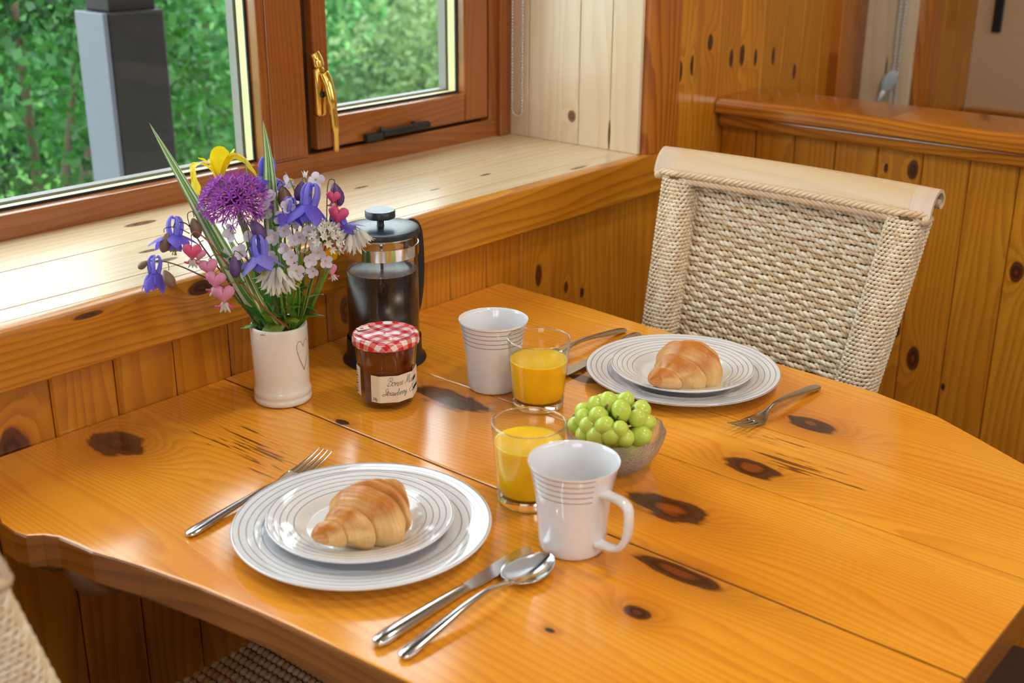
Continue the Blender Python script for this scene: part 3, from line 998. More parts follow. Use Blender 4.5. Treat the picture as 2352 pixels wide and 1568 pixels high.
# ---- mugs (handle on local +X)
def mug(loc, rz, label):
    c = thing('mug', loc, rz, label, 'mug', 'white mugs with grey lines')
    h = .0965
    out = [(0, .0005), (.028, .0005), (.0315, .001), (.0335, .004), (.0345, .015), (.0362, .040), (.0385, .062), (.0415, .080), (.0445, .092), (.0458, h-.001)]
    ins = [(.0456, h), (.0448, h-.0004), (.0436, .092), (.0400, .078), (.0365, .058), (.0340, .035), (.0320, .012), (.028, .0055), (0, .005)]
    MB().lathe(out+ins, 72).build('body', M_mug, c, 50)
    pts = smooth_pts([(.0398, 0, .0732), (.050, 0, .0735), (.0625, 0, .0722), (.0695, 0, .0660), (.0705, 0, .050), (.0680, 0, .034), (.0600, 0, .0215), (.048, 0, .0175), (.0345, 0, .0165)], 5)
    vs = []; fs = []; n = 12
    for i, p in enumerate(pts):
        d = (pts[min(i+1, len(pts)-1)]-pts[max(i-1, 0)]).normalized(); nr = Vector((d.z, 0, -d.x))
        for k in range(n):
            a = 2*PI*k/n; ca, sa = math.cos(a), math.sin(a)
            q = 1/((abs(ca)**3+abs(sa)**3)**(1/3))
            e = 1.0 + .35*max(0, 1-i/4) + .35*max(0, 1-(len(pts)-1-i)/4)
            v = p + nr*ca*q*.0033 + Vector((0, 1, 0))*sa*q*.0062*e
            vs.append(v)
    for i in range(len(pts)-1):
        for k in range(n):
            kk = (k+1) % n; fs.append((i*n+k, i*n+kk, (i+1)*n+kk, (i+1)*n+k))
    MB().add(vs, fs).build('handle', M_white, c)
    return c


mug((.858, .651, T), math.radians(-93), 'white mug with grey lines and its handle to the right, nearest the camera')
mug((1.120, .988, T), math.radians(48), 'white mug with grey lines standing beside the far juice glass, handle hidden behind')


# ---- juice glasses
def juice_glass(loc, label, fill):
    c = thing('juice_glass', loc, 0, label, 'glass', 'tumblers of orange juice')
    h = .0925
    ro = lambda z: .0325 + (.0402-.0325)*z/h
    ri = lambda z: ro(z) - .0016
    wl = [(ro(.0118), .0118)] + [(ro(z), z) for z in (.02, .045, .07, h-.001)] + [(ro(h)-.0003, h-.0003), (ro(h)-.0008, h), (ri(h)+.0003, h-.0003), (ri(h), h-.001)] + [(ri(z), z) for z in (.07, .045, .020, .0118)]
    MB().lathe(wl, 64, None, True).build('tumbler', M_thin, c, 30)
    MB().lathe([(ro(h)-.0008+.0010*math.cos(q*PI/4), h-.0006+.0010*math.sin(q*PI/4)) for q in range(8)], 64, None, True).build('rim', M_glass, c)
    MB().lathe([(0, .0008), (.027, .0008), (.0305, .0004), (.0322, .0022), (.0327, .005), (ro(.0117), .0117), (0, .0117)], 64).build('thick_base', M_glass, c, 30)
    e = .0003
    jp = [(0, .0119), (ri(.0155)-.0029, .0124), (ri(.0155)+e, .0153)] + [(ri(z)+e, z) for z in (.03, .045, fill-.002)] + [(ri(fill)+e, fill), (ri(fill)-.0015, fill-.0006), (0, fill-.0008)]
    MB().lathe(jp, 64).build('juice', M_juice, c)
    return c


juice_glass((.905, .748, T), 'tumbler of orange juice behind the mug nearest the camera', .0705)
juice_glass((1.112, .904, T), 'tumbler of orange juice standing in front of the far mug', .0645)

# ---- glass bowl of grapes
BX, BY = 1.0346, .7273
bw = thing('glass_bowl', (BX, BY, T), 0, 'small frosted clear glass bowl holding green grapes', 'bowl')
sc_ = lambda j, r, a: r*(1+.022*math.cos(12*a)*min(1, max(0, (r-.03)/.028)))
MB().lathe([(0, .001), (.024, .001), (.027, .0), (.029, .001), (.040, .008), (.049, .020), (.0545, .034), (.0572, .0465), (.0568, .0482), (.0552, .0478), (.0522, .034), (.0468, .021), (.038, .0105), (.027, .0045), (0, .004)], 96, None, False, sc_).build('bowl_body', M_bowlglass, bw, 40)
M_grape = plain('green_grape', (.56, .70, .12), .22, sss=.55, coat=.15, var=.16, bscale=70, sub=(.7, 1, .2))
M_twig = plain('grape_stalk', (.20, .14, .04), .7, var=.3)
gb = thing('grape_bunch', (BX, BY, T+.006), 0, 'bunch of pale green grapes piled in the glass bowl', 'grapes')
gp = [(1.0261, .7331, .0846), (1.0229, .7107, .0808), (1.0193, .7449, .0787), (1.0053, .7324, .0735), (1.0194, .7638, .064), (1.0089, .7672, .0486), (.9997, .7189, .0661), (.9974, .7388, .0604),
      (1.0073, .7012, .0635), (1.0353, .6947, .0713), (1.0465, .6909, .0633), (1.0501, .701, .0736), (1.0327, .6872, .0503), (1.0108, .6955, .0533), (.9953, .7274, .0512), (1.0082, .7551, .0616),
      (1.0009, .7109, .0559), (.9978, .7463, .0453), (1.050, .725, .080), (1.040, .752, .072), (1.062, .742, .066), (1.070, .715, .064), (1.062, .700, .052), (1.035, .770, .055), (1.058, .764, .050),
      (1.035, .727, .060), (1.020, .715, .045), (1.05, .735, .045), (1.02, .745, .042), (1.045, .705, .042), (1.035, .727, .025), (1.01, .73, .03), (1.055, .72, .03), (1.03, .75, .028), (1.03, .70, .03)]
cen = Vector((BX, BY, .035))
gme = None
gmb = MB(); gmb.ball(SCL(.0112, .0112, .0134), 18, 12); gme = gmb.mesh('grape', M_grape)
rg = random.Random(9)
stalk = MB()
for p in gp:
    q = Vector(p); d = (q-cen)
    q = cen + d*.90
    d = (d.normalized() + Vector((rg.uniform(-.5, .5), rg.uniform(-.5, .5), rg.uniform(-.4, .4)))).normalized()
    s = rg.uniform(.90, 1.08)
    place('grape', gme, gb, TR(*(q-Vector((BX, BY, .006)))) @ frame_z((0, 0, 0), d) @ SCL(s, s, s*rg.uniform(.95, 1.1)))
    a = q - d*.0115 - Vector((BX, BY, .006)); m_ = cen + Vector((0, 0, .008)) - Vector((BX, BY, .006))
    stalk.tube(smooth_pts([a, (a+m_)*.5 + Vector((0, 0, .003)), m_], 3), .0011, 5)
for p in ((1.013, .724, .083), (1.014, .709, .0745), (1.035, .704, .079)):
    q = Vector(p)-Vector((BX, BY, .006)); stalk.tube(smooth_pts([q, q+Vector((.003, .004, -.008)), q*.4], 3), [.0017]*4+[.0012]*3, 5)
stalk.build('stalk', M_twig, gb)


# ---- cutlery: sections (x, z, half width, half thickness)
def sweep(sec, n=14, ex=2.4):
    vs = []; fs = []
    for (x_, z_, w_, t_) in sec:
        for k in range(n):
            a = 2*PI*k/n; ca, sa = math.cos(a), math.sin(a)
            q = 1/((abs(ca)**ex+abs(sa)**ex)**(1/ex))
            vs.append((x_, w_*ca*q, z_+t_*sa*q))
    for i in range(len(sec)-1):
        for k in range(n):
            kk = (k+1) % n; fs.append((i*n+k, i*n+kk, (i+1)*n+kk, (i+1)*n+k))
    fs.append(tuple(range(n))); fs.append(tuple((len(sec)-1)*n+k for k in range(n)))
    return MB().add(vs, fs)


def interp(keys, k=6):
    ks = [Vector((a, b, c)) for a, b, c, d in keys]; ds = [d for a, b, c, d in keys]
    out = []
    ps = smooth_pts(ks, k); dd = smooth_pts([(d, 0, 0) for d in ds], k)
    return [(p.x, p.y, p.z, max(.0003, q.x)) for p, q in zip(ps, dd)]


def spoon(loc, rz, label, m, L=.21):
    c = thing('dessert_spoon', loc, rz, label, 'spoon', 'spoons on the table')
    kx = L/.21
    sec = interp([(0, .0036, .002, .0015), (.003, .0040, .0058, .0026), (.015, .0052, .0072, .0034), (.045, .0085, .0060, .0032), (.085, .0125, .0040, .0028), (.115, .0130, .0030, .0027), (.135, .0095, .0032, .0024), (.150, .0065, .0060, .0014)])
    sweep([(x_*kx, z_, w_, t_) for x_, z_, w_, t_ in sec]).build('handle', m, c)
    vs = []; fs = []; nx, ny = 26, 16
    for side in (0, 1):
        for i in range(nx+1):
            u = i/nx; xx = .145 + .065*u
            w = .0222*math.sqrt(max(0, math.sin(PI*(u**.85))))*(1.02-.10*u) + .0003
            for j in range(ny+1):
                v = -1+2*j/ny
                depth = .0085*(1-v*v)*math.sin(PI*min(1, .06+.94*u)**.9)**.7 if 0 < u < 1 else 0
                rimz = .0092 + .0015*math.cos(PI*u)*.2
                vs.append((xx*kx, v*w, rimz - depth - (.0010 if side else 0)))
    st_ = (nx+1)*(ny+1)
    for i in range(nx):
        for j in range(ny):
            a = i*(ny+1)+j
            fs.append((a, a+1, a+ny+2, a+ny+1)); fs.append((a+st_, a+st_+ny+1, a+st_+ny+2, a+st_+1))
        for j in (0, ny):
            a = i*(ny+1)+j; fs.append((a, a+ny+1, a+ny+1+st_, a+st_))
    MB().add(vs, fs).build('spoon_bowl', m, c)
    return c


def fork(loc, rz, label, m, L=.21, arch=1.0):
    c = thing('fork', loc, rz, label, 'fork', 'forks on the table')
    kx = L/.21
    sec = interp([(0, .0036, .002, .0015), (.003, .0040, .0060, .0026), (.015, .0052, .0074, .0032), (.045, .0085, .0060, .0030), (.085, .0125, .0038, .0026), (.112, .0130, .0030, .0024), (.130, .0085, .0040, .0020), (.143, .0045, .0095, .0014), (.152, .0030, .0125, .0012), (.160, .0030, .0130, .0011)])
    sweep([(x_*kx, .0034+(z_-.0034)*arch, w_, t_) for x_, z_, w_, t_ in sec]).build('handle', m, c)
    for q in (-1.5, -.5, .5, 1.5):
        y = q*.0068
        t = interp([(.158, .0030, .0024, .0011), (.175, .0048, .0019, .0010), (.195, .0090, .0015, .0009), (.210, .0140, .0007, .0006)], 4)
        s_ = sweep([(x_*kx, z_, w_, t_) for x_, z_, w_, t_ in t], 8)
        s_.v = [(a, b_+y*(1-.08*(a/kx-.158)/.05), z_) for a, b_, z_ in s_.v]
        s_.build('tine', m, c)
    return c


def knife(loc, rz, label, m, L=.215):
    c = thing('table_knife', loc, rz, label, 'knife', 'knives on the table')
    kx = L/.215
    sec = interp([(0, .0048, .002, .002), (.003, .0052, .0065, .0038), (.02, .0060, .0080, .0046), (.06, .0056, .0070, .0042), (.10, .0050, .0058, .0034), (.118, .0046, .0055, .0028)])
    sweep([(x_*kx, z_, w_, t_) for x_, z_, w_, t_ in sec]).build('handle', m, c)
    top = [(.116, -.0052), (.124, -.0075), (.14, -.0092), (.17, -.0100), (.195, -.0095), (.208, -.0070), (.215, -.001)]
    bot = [(.215, .0015), (.212, .0050), (.20, .0078), (.17, .0082), (.14, .0075), (.124, .0062), (.116, .0052)]
    MB().prism([(x_*kx, y_) for x_, y_ in top+bot], .0036, .0052).build('blade', m, c, False, .0005, 1)
    return c


fork((.612, .9565, T), math.radians(8.3), 'polished fork tucked under the near dinner plate, tines towards the jam', M_steel, .218, .35)
knife((.605, .6715, T), math.radians(1.2), 'polished table knife lying beside the spoon nearest the camera', M_steel, .218)
spoon((.607, .6415, T), math.radians(1.9), 'polished dessert spoon at the near edge of the table', M_steel, .213)
fork((1.400, .657, T), math.radians(180-3), 'worn steel fork lying by the far plate next to a dark knot', M_steel_old, .205)
spoon((1.412, .981, T), math.radians(180-3), 'worn steel spoon lying behind the far plate', M_steel_old, .205)
knife((1.405, .952, T), math.radians(180+4.2), 'table knife half hidden between far plate and juice glass', M_steel_old, .205)

# ---- jam jar
JX, JY = .9945, 1.060
CA = math.radians(-133.1)                      # bearing of the camera side
jar = thing('jam_jar', (JX, JY, T), 0, 'faceted jar of strawberry jam with a red gingham lid and cream label', 'jar')
FE = CA + math.radians(-15)                    # a facet edge
def facet(r, a, k):
    s = 2*PI/10; d = ((a-FE) % s) - s/2
    rp = r*math.cos(s/2)/math.cos(d)*1.025
    return r*(1-k)+rp*k
jz = [(0, .0008), (.029, .0008), (.0325, .002), (.0358, .0065), (.0368, .010), (.0370, .030), (.0370, .056), (.0376, .062), (.0386, .068), (.0390, .074), (.0388, .080), (.0370, .0835)]
jk = [0, .2, .8, 1, 1, 1, 1, .7, .3, 0, 0, 0]
inn = [(.0352, .0835), (.0365, .079), (.0365, .070), (.0352, .062), (.0345, .054), (.0345, .012), (.032, .006), (0, .005)]
ik = [0, 0, 0, .7, 1, 1, .6, 0]
MB().lathe(jz+inn, 80, None, False, lambda j, r, a: facet(r, a, (jk+ik)[j])).build('jar_glass', M_thin, jar, 25)
jm = [(0, .0049), (.0321, .0059), (.0347, .012), (.0347, .054), (.0354, .062), (.0367, .070), (.0367, .0815), (0, .0815)]
jmk = [0, .6, 1, 1, .7, 0, 0, 0]
MB().lathe(jm, 80, None, False, lambda j, r, a: facet(r, a, jmk[j])).build('jam', M_jam, jar, 25)
lid = MB().lathe([(0, .0945), (.030, .0945), (.0345, .0938), (.0365, .0952), (.0395, .0955), (.0418, .0940), (.0430, .0905), (.0432, .0850), (.0428, .0828), (.0412, .0826), (.0410, .0845), (0, .086)], 80).build('lid', M_lid, jar)
def on_jar(a, z, off):
    r = facet(.0370, a, 1)+off
    return (r*math.cos(a), r*math.sin(a), z)
def label_strip(a0, a1, z0, z1, name, m, off=.0004):
    vs = []; fs = []; n = int(abs(a1-a0)/math.radians(2))+1
    for i in range(n+1):
        a = a0+(a1-a0)*i/n
        vs.append(on_jar(a, z0, off)); vs.append(on_jar(a, z1, off)); vs.append(on_jar(a, z0, .0001)); vs.append(on_jar(a, z1, .0001))
    for i in range(n):
        k = 4*i; fs += [(k, k+4, k+5, k+1), (k+1, k+5, k+7, k+3), (k, k+2, k+6, k+4)]
    fs += [(0, 1, 3, 2), (4*n, 4*n+2, 4*n+3, 4*n+1)]
    return MB().add(vs, fs).build(name, m, jar, False)
lb = label_strip(CA+math.radians(-34), CA+math.radians(103), .0125, .0485, 'label', M_paper)
lb2 = label_strip(CA+math.radians(-112), CA+math.radians(-68), .0145, .053, 'label', M_paper)
GL = {
 'o': [[(0, .2), (.08, .4), (.22, .4), (.3, .2), (.2, 0), (.08, 0), (0, .2), (.1, .4), (.36, .36)]],
 'n': [[(0, .38), (.07, .3), (.06, 0), (.12, .28), (.22, .42), (.29, .34), (.28, .06), (.34, 0), (.40, .08)]],
 'e': [[(0, .12), (.2, .24), (.25, .36), (.15, .43), (.05, .28), (.07, .08), (.17, 0), (.32, .1)]],
 'a': [[(.28, .38), (.15, .43), (.03, .25), (.05, .03), (.15, 0), (.26, .22), (.28, .4), (.27, .08), (.33, 0), (.40, .08)]],
 'm': [[(0, .38), (.06, .3), (.05, 0), (.11, .28), (.19, .42), (.24, .3), (.23, 0), (.29, .28), (.37, .42), (.42, .3), (.42, .05), (.47, 0), (.53, .08)]],
 'r': [[(0, .1), (.08, .44), (.12, .34), (.22, .36), (.20, .06), (.26, 0), (.33, .08)]],
 's': [[(0, .05), (.12, .44), (.20, .2), (.15, 0), (.04, .03), (.2, .02), (.30, .08)]],
 't': [[(0, .1), (.10, .72), (.09, .1), (.15, 0), (.26, .1)], [(.0, .46), (.22, .5)]],
 'w': [[(0, .4), (.04, .05), (.12, .02), (.19, .36), (.21, .05), (.29, .02), (.37, .4), (.45, .36)]],
 'b': [[(0, .1), (.13, .8), (.08, .86), (.05, .1), (.14, 0), (.24, .15), (.20, .36), (.34, .34)]],
 'y': [[(0, .4), (.06, .1), (.15, .07), (.25, .4), (.2, -.28), (.08, -.36), (.09, -.18), (.34, .1)]],
 'v': [[(0, .38), (.08, .4), (.13, 0), (.24, .4), (.33, .36)]],
 'B': [[(.12, 0), (.2, .5), (.24, .95)], [(.02, .62), (.02, .85), (.22, 1.0), (.44, .95), (.46, .70), (.24, .54), (.48, .46), (.50, .16), (.28, -.03), (.04, .04), (.06, .16)]],
 'M': [[(0, .06), (.06, 0), (.16, .3), (.30, .98), (.32, .1), (.54, .98), (.54, .12), (.60, 0), (.72, .12)]],
 'S': [[(.46, .80), (.40, .97), (.24, .92), (.20, .68), (.32, .45), (.34, .2), (.18, -.02), (-.06, .05), (-.06, .2), (.12, .22), (.50, .12)]],
 'C': [[(.42, .82), (.36, .98), (.24, .86), (.30, .62), (.10, .48), (.02, .2), (.12, 0), (.30, .02), (.46, .16)]],
 '3': [[(0, .75), (.2, .85), (.28, .65), (.12, .46), (.28, .3), (.2, .02), (0, .1)]],
 '7': [[(0, .8), (.32, .82), (.12, 0)], [(.08, .42), (.30, .44)]],
 '0': [[(.14, .82), (.02, .5), (.1, .03), (.26, .3), (.26, .7), (.14, .82)]],
 'g': [[(.26, .36), (.14, .42), (.03, .22), (.1, .02), (.24, .2), (.27, .4), (.22, -.26), (.08, -.34), (.02, -.22)]],
}
ADV = {'m': .50, 'w': .43, 'M': .66, 'B': .52, 'S': .44, 'C': .44, 'e': .29, 'r': .30, 's': .28, 't': .22, 'o': .34, 'b': .31, 'y': .31, 'v': .31}
def lettering(txt, a_start, z0, size, name, slant=.28, wid=.00021, par=lb):
    b = MB(); x_ = 0
    for ch in txt:
        if ch == ' ': x_ += .30; continue
        for st_ in GL[ch]:
            pts = smooth_pts([(x_+px+slant*py, py, 0) for px, py in st_], 4)
            P3 = [Vector(on_jar(a_start + (p.x*size)/.0368, z0 + p.y*size, .0006)) for p in pts]
            b.tube(P3, wid, 4)
        x_ += ADV.get(ch, .37)
    b.build(name, M_ink, par, False)
lettering('Bonne Maman', CA+math.radians(-1), .0352, .0112, 'lettering')
lettering('Strawberry', CA+math.radians(-9), .0222, .0098, 'lettering')
lettering('Conserve', CA+math.radians(48), .0222, .0098, 'lettering')
lettering('370g', CA+math.radians(-31), .0150, .0046, 'lettering', .2, .00018)
bc = MB()
for q in range(9):
    z = .018+q*.0036
    p0 = [Vector(on_jar(CA+math.radians(-104+k), z, .0006)) for k in range(0, 30, 6)]
    bc.tube(p0, .0004 if q % 3 else .0007, 4)
bc.build('small_print', M_ink, lb2, False)
tgm = Matrix.Translation((-.012, .0285, .0957)) @ RZ(math.radians(-20))
tg = MB().box(-.008, .008, -.0045, .0045, 0, .0006, tgm).build('printed_tag', plain('white_tag_print', (.82, .80, .78), .4), lid, False)
MB().ball(tgm @ TR(-.002, 0, .0006) @ SCL(.003, .0022, .0003), 10, 6).build('strawberry_print', plain('strawberry_red', (.55, .05, .03), .4), lid)

# ---- French press
PX, PY = 1.0985, 1.1735
fp = thing('coffee_press', (PX, PY, T), 0, 'glass coffee press of black coffee with a dark round lid behind the jam', 'coffee press')
MB().lathe([(0, 0), (.0565, 0), (.0588, .002), (.0580, .0045), (.0545, .0075), (.0525, .013), (.0522, .035), (.0508, .035), (.0508, .010), (0, .010)], 64).build('base_holder', M_black, fp, 40)
go, gi = .0500, .0484
MB().lathe([(0, .0103), (.047, .0103), (go, .014), (go, .184), (go+.0003, .186), (gi, .186), (gi, .015), (.046, .0122), (0, .0122)], 72).build('beaker', M_thin, fp, 30)
MB().lathe([(0, .0121), (.0459, .0121), (gi+.0003, .0150), (gi+.0003, .1320), (gi-.001, .1310), (0, .1308)], 72).build('coffee', M_coffee, fp)
fb = MB(); rf = random.Random(2)
for i in range(150):
    a = rf.uniform(0, 2*PI); r = gi-.0012-abs(rf.gauss(0, .0012)); s = rf.uniform(.0005, .0012)
    fb.ball(TR(r*math.cos(a), r*math.sin(a), .1320+rf.uniform(-.0004, .0008)) @ SCL(s, s, s), 6, 4)
o = fb.build('foam_ring', M_foam, fp); o['kind'] = 'stuff'
MB().lathe([(go+.0003, .1550), (go+.0014, .1550), (go+.0014, .1710), (go+.0003, .1710)], 72, None, True).build('steel_band', M_steel, fp, 30)
MB().lathe([(0, .1862), (.0500, .1862), (.0522, .1835), (.0528, .1840), (.0530, .1900), (.0524, .1912), (.0500, .1920), (.020, .1926), (.0055, .1930), (.0048, .1945), (.0048, .2040), (.0195, .2045), (.0206, .2058), (.0206, .2138), (.0196, .2150), (0, .2155)], 72).build('lid', M_lidblack, fp, 40)
MB().lathe([(0, .1858), (.046, .1858), (.0475, .1800), (.0470, .1795), (.0455, .1850), (0, .1852)], 48).build('lid_underside', M_steel, fp)
MB().tube([(0, 0, .1315), (0, 0, .1851)], .0022, 10).build('plunger_rod', M_steel, fp)
ha = math.radians(6)
hp = smooth_pts([(.0510, 0, .180), (.066, 0, .181), (.0775, 0, .170), (.0815, 0, .140), (.0805, 0, .095), (.073, 0, .060), (.060, 0, .045), (.0515, 0, .040)], 5)
hm = MB(); hm.tube(hp, [.0062]*len(hp), 10, RZ(ha), None, 1.45)
hm.build('handle', M_black, fp)
MB().box(-.0045, .0045, -.0022, .0, .030, .180, RZ(ha) @ TR(.0530, .001, 0)).build('handle_strut', M_black, fp, False, .001)

# ---- vase
VX, VY = .910, 1.167
vs_ = thing('vase', (VX, VY, T), 0, 'cream stoneware vase with an incised heart holding garden flowers', 'vase')
MB().lathe([(0, .001), (.034, .001), (.0362, .002), (.0372, .005), (.0368, .0085), (.0358, .010), (.0366, .012), (.0370, .0155), (.0362, .019), (.0352, .021), (.0352, .03), (.0358, .060), (.0362, .085), (.0362, .100), (.0358, .1035), (.0348, .1048), (.0338, .1040),
            (.0330, .100), (.0328, .06), (.0322, .014), (0, .008)], 72).build('vessel', M_cream, vs_)
hh = MB()
HA = math.radians(-128+52)
def hv(s_, z_): 
    a = HA + s_/.0362
    return Vector((.03635*math.cos(a), .03635*math.sin(a), z_))
for sg in (-1, 1):
    hh.tube([hv(sg*x_, z_) for x_, z_ in [(p.x, p.y) for p in smooth_pts([(0, .079, 0), (.003, .0855, 0), (.0075, .0875, 0), (.0110, .082, 0), (.0105, .074, 0), (.0065, .062, 0), (.002, .052, 0), (-.0008, .0475, 0)], 5)]], .00055, 6)
hh.build('incised_heart', M_heart, vs_)
wt = MB().lathe([(0, .07), (.0327, .07), (.0327, .0702), (0, .0702)], 32).build('water', plain('vase_water', (.05, .07, .04), .05), vs_)

# ================================================================== FLOWERS
V0 = Vector((VX, VY, T))
CAMD = Vector((-.58, -.74, .34)).normalized()          # roughly towards the room
rfl = random.Random(21)


def petal_mesh(name, L, W, m, curl=0.0, cup=0.0, wide=.5, tip=1.0, nl=8, nw=4, wave=0.0, stripes=False):
    """base at origin, along +Z, width along X, curls towards +Y; tip>1 is pointed"""
    vs = []; fs = []
    for i in range(nl+1):
        s = i/nl
        w = W*.5*(math.sin(PI*min(1, (s**(math.log(.5)/math.log(wide)))))**(.75*tip) if 0 < s < 1 else .06)
        if i == 0: w = W*.10
        if i == nl: w = W*(.02 if tip >= 1 else .16)
        ang = curl*s
        yy = L*(1-math.cos(ang))/curl if abs(curl) > 1e-4 else 0
        zz = L*math.sin(ang)/curl if abs(curl) > 1e-4 else L*s
        for j in range(nw+1):
            v = -1+2*j/nw
            vs.append((v*w, yy + cup*W*(v*v)*math.sin(PI*min(1, s+.1)) + wave*W*math.sin(v*4+s*7), zz))
    for i in range(nl):
        for j in range(nw):
            a = i*(nw+1)+j; fs.append((a, a+1, a+nw+2, a+nw+1))
    b = MB().add(vs, fs)
    return b.mesh(name, m)


def leafy(name, a, b, tl=.3, rough=.45, grad=None):
    """petal colour with veins along the length; light passes through"""
    m, t, bs = mat(name)
    tc = t.nodes.new('ShaderNodeTexCoord'); sp = t.nodes.new('ShaderNodeSeparateXYZ'); t.links.new(tc.outputs['Object'], sp.inputs[0])
    x_ = E(t, sp.outputs[0]); z_ = E(t, sp.outputs[2])
    n = noise(t, vec(t, x_*900, z_*90, 0), 1, 2)
    cm = mix(t, n, a, b)
    if grad: cm = mix(t, z_.sm(grad[0], grad[1]), cm, grad[2])
    t.links.new(cm.s, bs.inputs['Base Color']); bs.inputs['Roughness'].default_value = rough
    tr = t.nodes.new('ShaderNodeBsdfTranslucent'); t.links.new(cm.s, tr.inputs[0])
    mx = t.nodes.new('ShaderNodeMixShader'); mx.inputs[0].default_value = tl
    t.links.new(bs.outputs[0], mx.inputs[1]); t.links.new(tr.outputs[0], mx.inputs[2])
    t.links.new(mx.outputs[0], t.nodes['Material Output'].inputs[0])
    return m


M_blue = leafy('columbine_blue_violet', (.13, .085, .68), (.22, .16, .88), .4)
M_blue2 = leafy('columbine_light_violet', (.22, .19, .80), (.36, .34, .95), .4)
M_bud = leafy('columbine_bud_purple', (.07, .035, .17), (.16, .08, .24), .1)
M_budg = leafy('columbine_bud_olive', (.20, .16, .06), (.26, .12, .12), .1)
M_stem = plain('green_stem', (.13, .26, .03), .5, var=.3)
M_dstem = plain('dark_stem', (.085, .07, .05), .5, var=.3)
M_rstem = plain('reddish_stem', (.28, .09, .045), .5, var=.2)
M_leaf = leafy('leaf_green', (.05, .17, .02), (.10, .28, .035), .25, .35)
M_leafy = leafy('leaf_yellow_green', (.20, .30, .03), (.28, .38, .05), .3, .35)
M_pink = leafy('bleeding_heart_pink', (.72, .06, .20), (.85, .16, .34), .3)
M_pinkl = leafy('bleeding_heart_pale', (.74, .26, .46), (.84, .40, .58), .3)
M_wht = leafy('white_petal', (.72, .72, .66), (.85, .85, .82), .35)
M_lil = leafy('pale_lilac_petal', (.72, .64, .80), (.84, .78, .88), .35)
M_yel = leafy('iris_yellow', (.92, .70, .004), (.96, .80, .015), .35)
M_but = leafy('buttercup_yellow', (.88, .48, .003), (.92, .58, .01), .25, .25)
M_all = leafy('allium_purple', (.28, .035, .42), (.48, .10, .62), .25)
M_all2 = leafy('allium_stalk_purple', (.16, .03, .20), (.25, .05, .30), .1)
M_eye = plain('greenish_yellow_anther', (.50, .48, .06), .6)


def var_blade():
    m, t, bs = mat('variegated_blade')
    at = t.nodes.new('ShaderNodeAttribute'); at.attribute_name = 'tone'
    f = E(t, at.outputs['Fac'])
    n = ((f*23.0).sin()*.5 + (f*61.0+1.0).sin()*.3 + .5)
    n = n*.75 + (1.0-((f-.5).abs()*7.0).min(1))*.8
    t.links.new(mix(t, n.sm(.40, .60), (.68, .76, .56), (.10, .33, .035)).s, bs.inputs['Base Color'])
    bs.inputs['Roughness'].default_value = .35
    return m


M_var = var_blade()


def mouth(i):
    """a point in the vase mouth and the foot of the stem"""
    a = i*2.4; r = .010 + .016*((i*.37) % 1)
    return Vector((r*math.cos(a), r*math.sin(a), .104)), Vector((-r*.7*math.cos(a), -r*.7*math.sin(a), .074))


_mi = [0]
def stem_thing(name, label, cat, group=None, at=None):
    t = thing(name, (VX, VY, T+.074), 0, label, cat, group)
    _mi[0] += 1
    m, ft = mouth(_mi[0])
    if at is not None: m = Vector((at[0], at[1], .104)); ft = Vector((-at[0]*.5, -at[1]*.5, .074))
    t['_m'] = tuple(m)
    off = Vector((0, 0, .074))
    return t, ft-off, m-off, (lambda p: Vector(p) - Vector((VX, VY, .074)))


def stem(par, pts, r0, r1, m, name='stem', k=6):
    ps = smooth_pts(pts, k); n = len(ps)
    return MB().tube(ps, [r0+(r1-r0)*i/(n-1) for i in range(n)], 7).build(name, m, par)


# --- shared flower pieces
me_sepal = petal_mesh('sepal', .027, .0150, M_blue, .55, .12, .42, 1.1)
me_sepal2 = petal_mesh('sepal', .027, .0150, M_blue2, .35, .15, .42, 1.1)
me_petal = petal_mesh('petal', .017, .0125, M_blue2, .25, .25, .6, .8)
me_budp = MB().lathe([(0, -.012), (.0022, -.0105), (.0048, -.006), (.0066, 0), (.0064, .005), (.0045, .0095), (.002, .0118), (0, .0125)], 10, None, False, lambda j, r, a: r*(1+.10*math.cos(5*a))).mesh('bud', M_bud)
me_budo = me_budp.copy(); me_budo.materials.clear(); me_budo.materials.append(M_budg)
for q in ('x',):
    core = MB()
    for i in range(5):
        a = 2*PI*i/5 + PI/5
        d = Vector((math.cos(a), math.sin(a), 0))
        pts = smooth_pts([d*.0046+Vector((0, 0, .003)), d*.0066+Vector((0, 0, -.006)), d*.0060+Vector((0, 0, -.012)), d*.0032+Vector((0, 0, -.0155)), d*.0012+Vector((0, 0, -.0135))], 4)
        n = len(pts); core.tube(pts, [.0026*(1-.78*j/(n-1)) for j in range(n)], 7)
    me_core = core.mesh('spurs', M_blue2)
st_ = MB()
for i in range(14):
    a = i*2.4; st_.tube([(0, 0, 0), (math.cos(a)*.0025, math.sin(a)*.0025, .013+.003*(i % 3))], [.0004, .0004], 4)
    st_.ball(TR(math.cos(a)*.0026, math.sin(a)*.0026, .0135+.003*(i % 3)) @ SCL(.0009, .0009, .0012), 5, 4)
me_stam = st_.mesh('stamens', M_eye)


def columbine_bloom(par, loc, d, s=1.0, spread=1.15, spin=0.0, alt=False):
    """d = the way the flower opens"""
    s *= 1.10; spread += .12
    M = frame_z(loc, d, spin) @ SCL(s, s, s)
    c = place('bloom', me_core, par, M)
    for i in range(5):
        a = 2*PI*i/5
        place('sepal', me_sepal2 if alt else me_sepal, c, RZ(a) @ TR(0, -.003, 0) @ RX(spread + rfl.uniform(-.18, .18)))
        place('petal', me_petal, c, RZ(a+PI/5) @ TR(0, -.0045, 0) @ RX(.28))
    place('stamens', me_stam, c)
    return c


def bud(par, loc, d, s=1.0, olive=False):
    return place('bud', me_budo if olive else me_budp, par, frame_z(loc, d) @ SCL(s, s, s))


